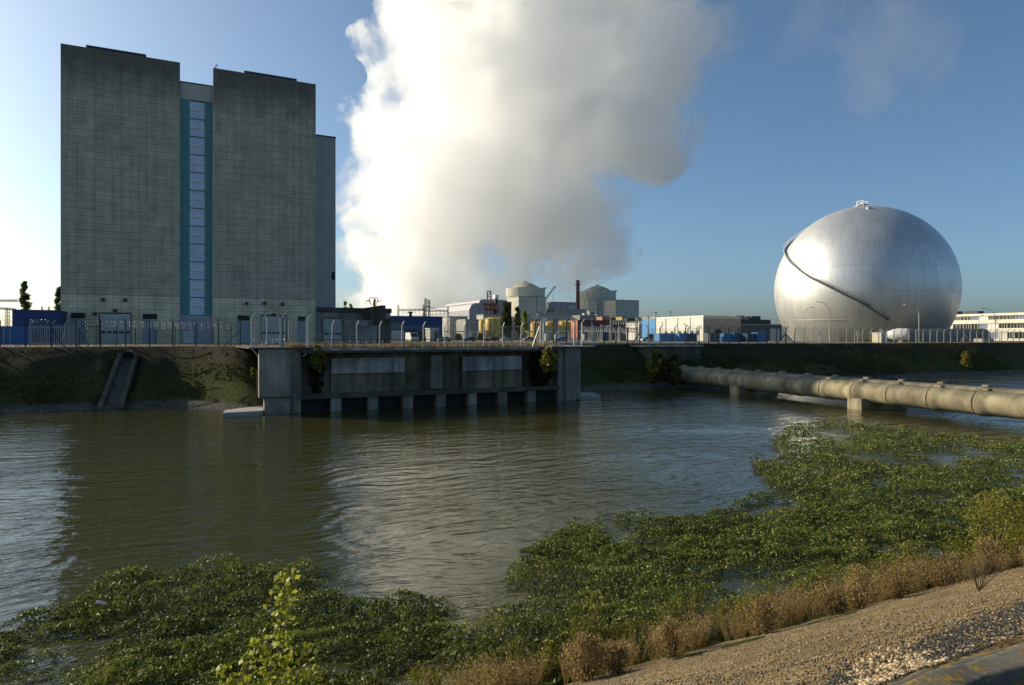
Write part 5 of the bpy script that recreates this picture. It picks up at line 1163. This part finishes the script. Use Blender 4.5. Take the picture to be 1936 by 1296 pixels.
# dry grass on the intake deck and along the fence foot
n = 16000
gu = rng.uniform(ub(590, VI + 1), ui2 + 1, n); gv = VI + .5 + 7.5 * rng.uniform(0, 1, n); hgt = .22 + .30 * fbm(gu * .5, gv * .4, 3, 33)
P = np.stack([gu, gv, .02 + hgt * .5], 1); A, B = leafdirs(n, 2.2); s = (hgt * .6)[:, None] * rng.uniform(.6, 1.2, n)[:, None]
n2 = 4200; gu2 = rng.uniform(-20, 190, n2); gv2 = 86.6 + rng.uniform(0, 1.4, n2); P2 = np.stack([gu2, gv2, np.full(n2, .08)], 1); A2, B2 = leafdirs(n2, 2.0); s2_ = .16 * rng.uniform(.4, 1.3, n2)[:, None]
n3 = 1500; gu3 = rng.uniform(ub(540, VI + 4), ub(592, VI), n3); gv3 = VI + .6 + 7 * rng.uniform(0, 1, n3); P3 = np.stack([gu3, gv3, np.full(n3, .2)], 1); A3, B3 = leafdirs(n3, 2.0); s3_ = .3 * rng.uniform(.4, 1.3, n3)[:, None]
quadmesh('dry_grass', np.vstack([P, P2, P3]), np.vstack([A * s, A2 * s2_, A3 * s3_]), np.vstack([B * s * .12, B2 * s2_ * .2, B3 * s3_ * .12]), rng.beta(2, 2.6, n + n2 + n3), F_D)['kind'] = 'stuff'

# ------------------------------------------------------------------ floating primrose mats
def inpoly(x, y, poly):
    r = np.zeros(len(x), bool); n = len(poly)
    for i in range(n):
        (x0, y0), (x1, y1) = poly[i], poly[(i + 1) % n]
        c_ = ((y0 > y) != (y1 > y)) & (x < (x1 - x0) * (y - y0) / (y1 - y0 + 1e-9) + x0); r ^= c_
    return r
MAT = [(-90, 1420), (-90, 1225), (0, 1197), (40, 1167), (95, 1150), (130, 1158), (160, 1112), (235, 1092), (330, 1078), (430, 1060), (480, 1072), (560, 1078), (640, 1098), (700, 1116), (740, 1140), (830, 1143), (880, 1126), (935, 1116), (985, 1062), (1010, 1035), (1060, 1008),
       (1100, 985), (1150, 968), (1200, 974), (1260, 966), (1330, 957), (1400, 952), (1445, 932), (1480, 928), (1440, 905), (1415, 872), (1480, 866), (1452, 840), (1480, 818), (1500, 797), (1560, 796), (1620, 802), (1700, 812), (1800, 824), (1936, 838), (2080, 850), (2080, 1040), (1936, 1075), (1700, 1150), (1400, 1230), (1190, 1290), (1080, 1420)]
def mat_points(n, y0, y1):
    px = rng.uniform(-90, 2080, n); py = y0 + (y1 - y0) * rng.uniform(0, 1, n)
    D = (CAMZ - WATER) * F / (py - HY); X = D * (px - CX) / F; u = CU * X + SU * D; v = -SU * X + CU * D
    return px, py, D, u, v
def make_mat(n, y0, y1, scale):
    px, py, D, u, v = mat_points(n, y0, y1)
    wx = px + (fbm(u * .9, v * .9, 4, 51) - .5) * 1100 / D; wy = py + (fbm(u * .9 + 31, v * .9, 4, 57) - .5) * 3000 / D**1.35
    ok = inpoly(wx, wy, MAT) & (v > 11.4)
    cov = fbm(u * .42, v * .55, 5, 61)
    sparse = np.exp(-((px - 800) / 150) ** 2 - ((py - 1165) / 62) ** 2) * .10 + np.exp(-((px - 930) / 70) ** 2 - ((py - 1215) / 45) ** 2) * .05 + np.exp(-((px - 90) / 80) ** 2 - ((py - 1205) / 22) ** 2) * .17 \
        + np.exp(-((px - 1330) / 60) ** 2 - ((py - 965) / 14) ** 2) * .2 + np.exp(-((px - 1580) / 30) ** 2 - ((py - 828) / 8) ** 2) * .3 + np.exp(-((px - 1800) / 30) ** 2 - ((py - 888) / 12) ** 2) * .2 + np.exp(-((px - 640) / 50) ** 2 - ((py - 1150) / 25) ** 2) * .1
    m_ = cov - sparse - .315
    pk = np.clip(.03 + m_ * 14, 0.0, 1.0); pk = np.where(m_ < 0, np.where(D < 24, .11, .04), pk)
    ok &= rng.uniform(0, 1, n) < pk
    u, v, D, m_ = u[ok], v[ok], D[ok], m_[ok]; k = len(u)
    hill = np.clip(m_ * 2.2, 0, .3) * (.1 + 1.5 * fbm(u * 2.0, v * 2.2, 4, 71) ** 1.3) * .95
    z = WATER + .015 + hill * rng.uniform(0.25, 1, k) ** .6 + .03 * rng.uniform(0, 1, k)
    A, B = leafdirs(k, .55); lift = np.clip(m_ * 8, .1, 1)[:, None]; A[:, 2:] *= lift; B[:, 2:] *= lift
    s = (scale * np.maximum(1, (D / 17) ** .5) * rng.uniform(.45, 1.5, k) * (.75 + .5 * fbm(u * .7, v * .7, 3, 95)))[:, None]
    tint = np.clip(rng.beta(1.7, 2.6, k) * .95 + (fbm(u * .8, v * .8, 4, 81) - .5) * .6, 0, 1)
    dead = (fbm(u * .9 + 50, v * .9, 4, 101) > .62) & (rng.uniform(0, 1, k) < .10); tint[dead] = 1.0
    asp = np.where(rng.uniform(0, 1, k) < .12, 1.9, 1.0)[:, None]
    return np.stack([u, v, z], 1), A * s * asp, B * s * .48 / asp, tint
parts = [make_mat(290000, 1050, 1420, .038), make_mat(520000, 790, 1060, .037)]
mt = quadmesh('primrose_mat', *[np.concatenate([p[i] for p in parts]) for i in range(4)], F_W)
tag(mt, kind='stuff')

# ------------------------------------------------------------------ weeds, shrubs and saplings along the near shore
def toe(px, v): D = db(px, v); return ub(px, v), v, D
def weeds(name, N, vr, hr, per, m, leaf, u0=1.0, u1=44, lo=0.0):
    Ps, As, Bs, Ts = [], [], [], []
    for i in range(N):
        u = rng.uniform(u0, u1); v = rng.uniform(*vr); h = rng.uniform(*hr) * (.6 + .8 * float(fbm(np.array([u * .45]), np.array([v]), 3, 91)[0])); z = max(slope_z(v), WATER - .1)
        r = h * rng.uniform(.25, .45); n = per
        t = rng.uniform(0, 1, n) ** .7; a = rng.uniform(0, 2 * np.pi, n); rr = r * (.25 + .75 * t) * np.sqrt(rng.uniform(0, 1, n))
        P = np.stack([u + rr * np.cos(a), v + rr * np.sin(a), z + h * (.12 + .88 * t)], 1); A, B = leafdirs(n, 1.0)
        s = (leaf * rng.uniform(.5, 1.5, n))[:, None]; Ps.append(P); As.append(A * s); Bs.append(B * s * .5); Ts.append(np.clip(rng.beta(2, 2, n) * (.45 + .55 * t) + lo + rng.normal(0, .1), 0, 1))
        k = 16; a = rng.uniform(0, 2 * np.pi, k); tip = np.stack([u + r * 1.1 * np.cos(a), v + r * 1.1 * np.sin(a), z + h * rng.uniform(.8, 1.4, k)], 1); bs = np.tile([[u, v, z - .05]], (k, 1))
        Ps.append((tip + bs) / 2); d = (tip - bs) / 2; As.append(d); Bs.append(np.cross(d, [0.3, 1, .2]) / (np.linalg.norm(d, axis=1)[:, None]) * .004); Ts.append(np.full(k, .55 + lo))
    o = quadmesh(name, np.vstack(Ps), np.vstack(As), np.vstack(Bs), np.concatenate(Ts), m); o['kind'] = 'stuff'; return o
weeds('dry_weeds', 480, (10.85, 12.4), (.3, .85), 140, F_D, .021)
weeds('green_weeds', 330, (11.7, 13.4), (.3, .75), 110, F_Y, .03, lo=-.16)
def dry(label, px, v, h, r, n, lo=0.0, m=None, leaf=.022):
    u, v, D = toe(px, v); return plant('dry_shrub', label, 'shrub', u, v, max(slope_z(v), WATER), h, r, n, leaf, m or F_D, lumps=34, stems=9, lo=lo, up=1.0)
dry('big rust tan shrub at the bottom edge of the picture', 1110, 10.6, .75, .48, 3400, .02)
dry('tan shrub at the bottom right of the biggest one', 1165, 10.5, .55, .3, 1600, -.05)
dry('bushy tan weed with its dark stem on the gravel edge', 1268, 10.75, .72, .36, 2000, .0)
dry('dark stemmed round tan shrub halfway along the gravel edge', 1441, 10.8, .72, .42, 2400, -.03)
dry('low red brown shrub before the tall straw coloured one', 1580, 10.75, .5, .34, 1500, -.28)
dry('tall straw coloured shrub standing on the gravel edge', 1622, 10.8, 1.0, .48, 3200, .1)
dry('grey brown twiggy shrub right of the tall straw one', 1700, 10.9, .85, .42, 1600, -.12)
dry('brown shrub under the wide yellow poplar bush', 1792, 10.8, .75, .5, 2300, -.12)
dry('tan shrub at the right edge below the yellow poplar bush', 1870, 10.9, .95, .55, 2600, -.06)
dry('tawny seed stalks at the bottom centre of the picture', 940, 11.6, .7, .5, 2200, .02)
def sap(label, px, v, h, r, n, leaf, lo=0.0, m=None, shape='cone', stems=6, z=None):
    u, v, D = toe(px, v); return plant('poplar_sapling', label, 'sapling', u, v, max(slope_z(v), WATER) if z is None else z, h, r, n, leaf, m or F_L, shape=shape, lumps=40, stems=stems, lo=lo, up=-.2)
u, v, D = toe(505, 12.0); spl = thing('poplar_sapling', 'tall lime green poplar sapling rising at the bottom of the picture', 'sapling', u, v, WATER)
stems = [((0, 0), (.30, .05), 3.0), ((-.12, .1), (-.18, .1), 1.9), ((.1, -.1), (.62, 0), 1.75), ((-.25, 0), (-.62, .1), 1.55), ((.2, .15), (.2, .3), 1.9), ((-.1, -.15), (-.35, -.2), 1.45), ((.3, .1), (.75, .2), 1.2)]
q = MB(); Ps, As, Bs, Ts = [], [], [], []
for (bx, by), (tx, ty), h in stems:
    p0, p1, p2 = Vector((u + bx, v + by, WATER - .1)), Vector((u + bx * .4 + tx * .6, v + by * .4 + ty * .6, WATER + h * .55)), Vector((u + tx, v + ty, WATER + h))
    q.tube([p0, p0.lerp(p1, .5), p1, p1.lerp(p2, .5), p2], [.018, .015, .011, .008, .004], 6)
    n = int(h * 115); t = rng.uniform(.18, 1, n) ** 1.0
    C = np.array([list(p0.lerp(p1, min(1, x / .55)) if x < .55 else p1.lerp(p2, (x - .55) / .45)) for x in t])
    spread = .055 + .24 * np.clip(1 - t, 0, 1) ** .8
    C += rng.normal(0, 1, (n, 3)) * spread[:, None] * np.array([1, 1, .5]); A, B = leafdirs(n, -.5); s = (.047 * rng.uniform(.5, 1.35, n))[:, None]
    Ps.append(C); As.append(A * s); Bs.append(B * s * .85); Ts.append(np.clip(rng.beta(2, 2, n) + .05, 0, 1))
q.build('stem', M['bark'], spl)
quadmesh('foliage', np.vstack(Ps), np.vstack(As), np.vstack(Bs), np.concatenate(Ts), F_L, spl, ORG[spl])
sap('small lime sapling in the mat left of the tall one', 462, 13.0, 1.3, .2, 130, .04)
sap('yellow green sapling tuft at the bottom left of the picture', 145, 13.2, .75, .35, 260, .045, .05)
sap('wide yellow poplar bush at the right edge above the dry weeds', 1882, 12.3, 1.95, 1.15, 4200, .034, 0.08, F_Y, 'round', 12)
sap('sprawling yellow green bush left of the wide yellow one', 1722, 12.2, 1.25, .75, 1700, .034, -.1, F_Y, 'round', 8)
sap('yellow stemmed sapling standing in the middle of the mat', 1122, 13.4, 1.05, .22, 240, .032, .1, F_Y)
sap('yellow green shrub between mat and dry weeds near the bottom', 1040, 11.9, .8, .45, 900, .032, -.15, F_Y, 'round')
sap('yellowing shrub above the middle of the dry weeds', 1425, 12.0, .95, .5, 900, .034, -.05, F_Y, 'round')
sap('small yellowing shrub above the left dry weeds', 1265, 12.0, .75, .4, 600, .032, -.1, F_Y, 'round')
u, v = onwater(193, 1143, WATER + .3); t = thing('plastic_bottle', 'small white plastic bottle lying in the floating plants', 'bottle', u, v, WATER + .3)
q = MB(); q.lathe([(0.001, -.16), (.05, -.155), (.05, .05), (.022, .11), (.022, .135)], (0, 0, 0), 14); q.v = [(u + z * .8 + x * .2, v + y, WATER + .33 + x * .8 - z * .3) for x, y, z in q.v]; q.build('bottle_body', M['white'], t, smooth=40)
q = MB(); q.lathe([(.026, .135), (.026, .17)], (0, 0, 0), 12); q.v = [(u + z * .8 + x * .2, v + y, WATER + .33 + x * .8 - z * .3) for x, y, z in q.v]; q.build('cap', M['orange'], t)
# bare twigs on the gravel slope
u, v, D = toe(1850, 7.2); z = slope_z(v); t = thing('bare_weed', 'bare branching dead weed on the gravel slope', 'weed', u, v, z); q = MB()
for k in range(22):
    a = rng.uniform(0, 6.28); l = rng.uniform(.3, .75); r = l * rng.uniform(.2, .9); p1 = Vector((u + r * .5 * math.cos(a), v + r * .5 * math.sin(a), z + l * .5)); p2 = Vector((u + r * math.cos(a + .3), v + r * math.sin(a + .3), z + l))
    q.tube([(u, v, z - .03), p1, p2], [.006, .004, .002], 4); q.tube([p1, p1 + Vector((rng.uniform(-.12, .12), rng.uniform(-.12, .12), .18))], [.003, .0015], 4)
q.build('twigs', M['bark'], t)
P, d = crown_pts(260, (u, v, z), .35, .55, 16); A, B = leafdirs(260, .5); quadmesh('dead_leaves', P, A * .012, B * .008, rng.beta(2, 3, 260) * .5, F_D, t, (u, v, z))
# moss tufts on the gravel edge
n = 5200; cc = [(1405, 9.9, .55, .16), (1575, 10.05, .8, .12), (1300, 10.2, .35, .1), (1720, 10.2, .6, .1)]; Ps = []
for px, v, ru, rv in cc:
    u, v, D = toe(px, v); a = rng.uniform(0, 6.28, n // 4); r = np.sqrt(rng.uniform(0, 1, n // 4)); x, y = u + ru * r * np.cos(a), v + rv * r * np.sin(a); Ps.append(np.stack([x, y, slope_z(y) + .02], 1))
P = np.vstack(Ps); A, B = leafdirs(len(P), .8); quadmesh('moss', P, A * .022, B * .006, rng.beta(2, 3, len(P)) * .5, F_W)['kind'] = 'stuff'

# ------------------------------------------------------------------ loose stones on the slope
def onslope(px, py):
    c_ = -(py - HY) / F; k = CU - SU * (px - CX) / F; D = -.567 / (c_ + .536 * k); X = D * (px - CX) / F; return CU * X + SU * D, -SU * X + CU * D
def stones(name, u, v, size, m, flat=.65):
    n = len(u); base = np.array([(1, 0, 0), (0, 1, 0), (-1, 0, 0), (0, -1, 0), (.0, .0, 1), (0, 0, -1)], float)
    V = base[None] * rng.uniform(.55, 1.25, (n, 6, 1)) * np.array([1, 1, flat]) + rng.normal(0, .16, (n, 6, 3))
    a = rng.uniform(0, 6.28, n); ca, sa = np.cos(a)[:, None], np.sin(a)[:, None]; X, Y = V[..., 0] * ca - V[..., 1] * sa, V[..., 0] * sa + V[..., 1] * ca; V[..., 0], V[..., 1] = X, Y
    V *= size[:, None, None]; V += np.stack([u, v, slope_z(v) + (fbm(u * 0.5, v * 0.8, 5, 5) - 0.5) * 0.22 * np.clip((v - 2.5) * 2, 0, 1) + size * flat * .35], 1)[:, None]
    f = np.array([(0, 1, 4), (1, 2, 4), (2, 3, 4), (3, 0, 4), (1, 0, 5), (2, 1, 5), (3, 2, 5), (0, 3, 5)]); Fc = (f[None] + 6 * np.arange(n)[:, None, None]).reshape(-1, 3)
    me = bpy.data.meshes.new(name); V = V.reshape(-1, 3); me.vertices.add(len(V)); me.vertices.foreach_set('co', V.astype(np.float32).ravel())
    me.loops.add(Fc.size); me.loops.foreach_set('vertex_index', Fc.ravel().astype(np.int32)); me.polygons.add(len(Fc)); me.polygons.foreach_set('loop_start', np.arange(0, Fc.size, 3, dtype=np.int32)); me.update(calc_edges=True)
    at = me.attributes.new('tint', 'FLOAT', 'POINT'); at.data.foreach_set('value', np.repeat(rng.uniform(0, 1, n), 6).astype(np.float32))
    me.materials.append(m); o = bpy.data.objects.new(name, me); COL.objects.link(o); o.rotation_euler = (0, 0, TH); o['kind'] = 'stuff'; return o
def stone_mat(name, stops, rough=.85):
    m, nt, b = newmat(name); a = nd(nt, 'ShaderNodeAttribute', {'attribute_name': 'tint'}).outputs['Fac']; nt.links.new(ramp(nt, a, stops), b.inputs['Base Color']); b.inputs['Roughness'].default_value = rough; return m
S_T = stone_mat('tan_pebble', [(0, (.08, .055, .025)), (.4, (.21, .145, .06)), (.75, (.30, .222, .10)), (.93, (.22, .19, .16)), (1, (.55, .48, .36))])
S_K = stone_mat('black_gravel', [(0, (.008, .008, .008)), (.85, (.026, .025, .024)), (1, (.11, .10, .08))], .6)
S_W = stone_mat('pale_pebble', [(0, (.16, .10, .05)), (.35, (.32, .24, .13)), (.8, (.50, .42, .28)), (1, (.38, .20, .05))])
n = 120000; u = rng.uniform(1.5, 24, n); v = 2.55 + (10.9 - 2.55) * rng.uniform(0, 1, n) ** 1.25; stones('gravel', u, v, .005 + .015 * rng.uniform(0, 1, n) ** 3, S_T)
px = rng.uniform(1400, 2000, 90000); py = rng.uniform(1120, 1310, 90000)
BL = [(1530, 1310), (1590, 1268), (1660, 1242), (1735, 1215), (1790, 1180), (1830, 1168), (1870, 1158), (1936, 1132), (2010, 1100), (2010, 1170), (1936, 1196), (1860, 1232), (1800, 1238), (1690, 1310)]
WH = [(1610, 1262), (1650, 1238), (1700, 1228), (1770, 1236), (1800, 1245), (1740, 1262), (1720, 1310), (1640, 1310), (1660, 1278)]
u, v = onslope(px, py); wx = px + (fbm(u * 3, v * 3, 4, 5) - .5) * 90; wy = py + (fbm(u * 3 + 9, v * 3, 4, 6) - .5) * 70
iw = inpoly(wx, wy, WH); ib = inpoly(wx, wy, BL) & (~iw | (rng.uniform(0, 1, len(px)) < .25)) & (v > 2.5); iw &= v > 2.5
stones('black_gravel', u[ib], v[ib], .005 + .009 * rng.uniform(0, 1, ib.sum()) ** 3, S_K, .8)
k = iw & (rng.uniform(0, 1, len(px)) < .25); stones('pale_pebbles', u[k], v[k], .006 + .02 * rng.uniform(0, 1, k.sum()) ** 3, S_W, .7)
px = rng.uniform(1180, 1936, 5200); py = rng.uniform(1130, 1300, 5200); u, v = onslope(px, py); kk = (fbm(u * .9, v * 2.6, 4, 15) > .53) & (v > 2.6) & (v < 7); stones('dark_gravel', u[kk], v[kk], .006 + .012 * rng.uniform(0, 1, kk.sum()) ** 2, S_K, .7)

# ------------------------------------------------------------------ steam plume
def plume():
    PD = 850.0
    balls = [  # photo column, row, radius in photo pixels, depth offset (m)
        (745, 590, 105, 0), (700, 480, 82, 0), (830, 480, 120, 0), (730, 385, 92, -10), (652, 222, 26, -10), (690, 75, 34, -20), (720, 250, 78, -10), (850, 330, 170, 20), (810, 110, 105, 0),
        (985, 200, 225, 30), (1010, 400, 140, 10), (1115, 440, 85, -10), (1160, 470, 50, 0), (1190, 210, 130, 0), (1130, 40, 200, 40), (870, -60, 170, 20), (1070, 500, 70, 10), (965, 510, 70, 20), (1280, 40, 70, 60), (1150, -160, 240, 60), (1215, 285, 72, 20), (1120, 375, 78, 10), (1225, 245, 95, 20), (1335, 60, 75, 60), (1690, 80, 130, 120), (1560, 40, 90, 120)]
    C = []
    for px, py, r, dd in balls:
        D = PD + dd; C.append((D * (px - CX) / F, D, zd(py, D), r * D / F))
    # hull: one closed mesh round all the puffs
    bm = bmesh.new()
    for x, y, z, r in C:
        bmesh.ops.create_icosphere(bm, subdivisions=3, radius=r * 1.16, matrix=Matrix.Translation((x, y, z)))
    me = bpy.data.meshes.new('steam_plume'); bm.to_mesh(me); bm.free()
    o = bpy.data.objects.new('steam_plume', me); COL.objects.link(o)
    rm = o.modifiers.new('remesh', 'REMESH'); rm.mode = 'VOXEL'; rm.voxel_size = 9.0
    dg = bpy.context.evaluated_depsgraph_get(); me2 = bpy.data.meshes.new_from_object(o.evaluated_get(dg)); o.modifiers.clear(); o.data = me2
    for v in me2.vertices:
        if v.co.z < 8: v.co.z = 8
    tag(o, 'towering white steam plume rising behind the power station', 'steam plume')
    m = bpy.data.materials.new('steam'); m.use_nodes = True; nt = m.node_tree
    for n in list(nt.nodes):
        if n.type != 'OUTPUT_MATERIAL': nt.nodes.remove(n)
    pos = nt.nodes.new('ShaderNodeTexCoord').outputs['Object']
    n1 = nd(nt, 'ShaderNodeTexNoise', Vector=pos, Scale=0.0115, Detail=6.0, Roughness=0.64)
    n2 = nd(nt, 'ShaderNodeTexNoise', Vector=pos, Scale=0.036, Detail=4.0, Roughness=0.65)
    n3 = nd(nt, 'ShaderNodeMapRange', Value=nd(nt, 'ShaderNodeTexNoise', Vector=pos, Scale=0.017, Detail=2.0, Roughness=0.5).outputs[0], i1=0.36, i2=0.64, i3=0.22, i4=1.9).outputs[0]
    d = None
    for x, y, z, r in C:
        ds = nd(nt, 'ShaderNodeVectorMath', {'operation': 'DISTANCE'}, i0=pos, i1=(x, y, z)).outputs['Value']
        f = mth(nt, 'MULTIPLY_ADD', ds, -1.0 / r, 1.0)
        f = mth(nt, 'MULTIPLY', f, r / 75.0)                 # signed depth below the surface, in units of 75 m
        d = f if d is None else mth(nt, 'SMOOTH_MAX', d, f, 0.16)
    dens = mth(nt, 'MULTIPLY_ADD', mth(nt, 'SUBTRACT', n1.outputs[0], 0.5), 2.7, d)
    dens = mth(nt, 'MULTIPLY_ADD', mth(nt, 'SUBTRACT', n2.outputs[0], 0.5), 0.95, dens)
    sx = nd(nt, 'ShaderNodeSeparateXYZ', Vector=pos)
    soft = nd(nt, 'ShaderNodeMapRange', Value=sx.outputs[0], i1=-150.0, i2=230.0).outputs[0]
    thin = nd(nt, 'ShaderNodeMapRange', Value=sx.outputs[0], i1=190.0, i2=300.0, i3=1.0, i4=0.06).outputs[0]     # crisp windward side, ragged lee side
    k = mth(nt, 'MULTIPLY_ADD', soft, -5.5, 8.0)
    dens = mth(nt, 'MULTIPLY', mth(nt, 'MINIMUM', mth(nt, 'MULTIPLY', mth(nt, 'MAXIMUM', dens, 0.0), k), 1.0), mth(nt, 'MULTIPLY', mth(nt, 'MULTIPLY', thin, PLUME_DENS), n3))
    vs = nd(nt, 'ShaderNodeVolumeScatter', Color=(0.995, 0.995, 0.995, 1), Density=dens, Anisotropy=0.75)
    nt.links.new(vs.outputs[0], nt.nodes['Material Output'].inputs['Volume'])
    m.cycles.volume_step_rate = PLUME_STEP if hasattr(m.cycles, 'volume_step_rate') else 1.0
    me2.materials.clear(); me2.materials.append(m); return o
PLUME_DENS = 0.045; PLUME_STEP = 1.0
plume()
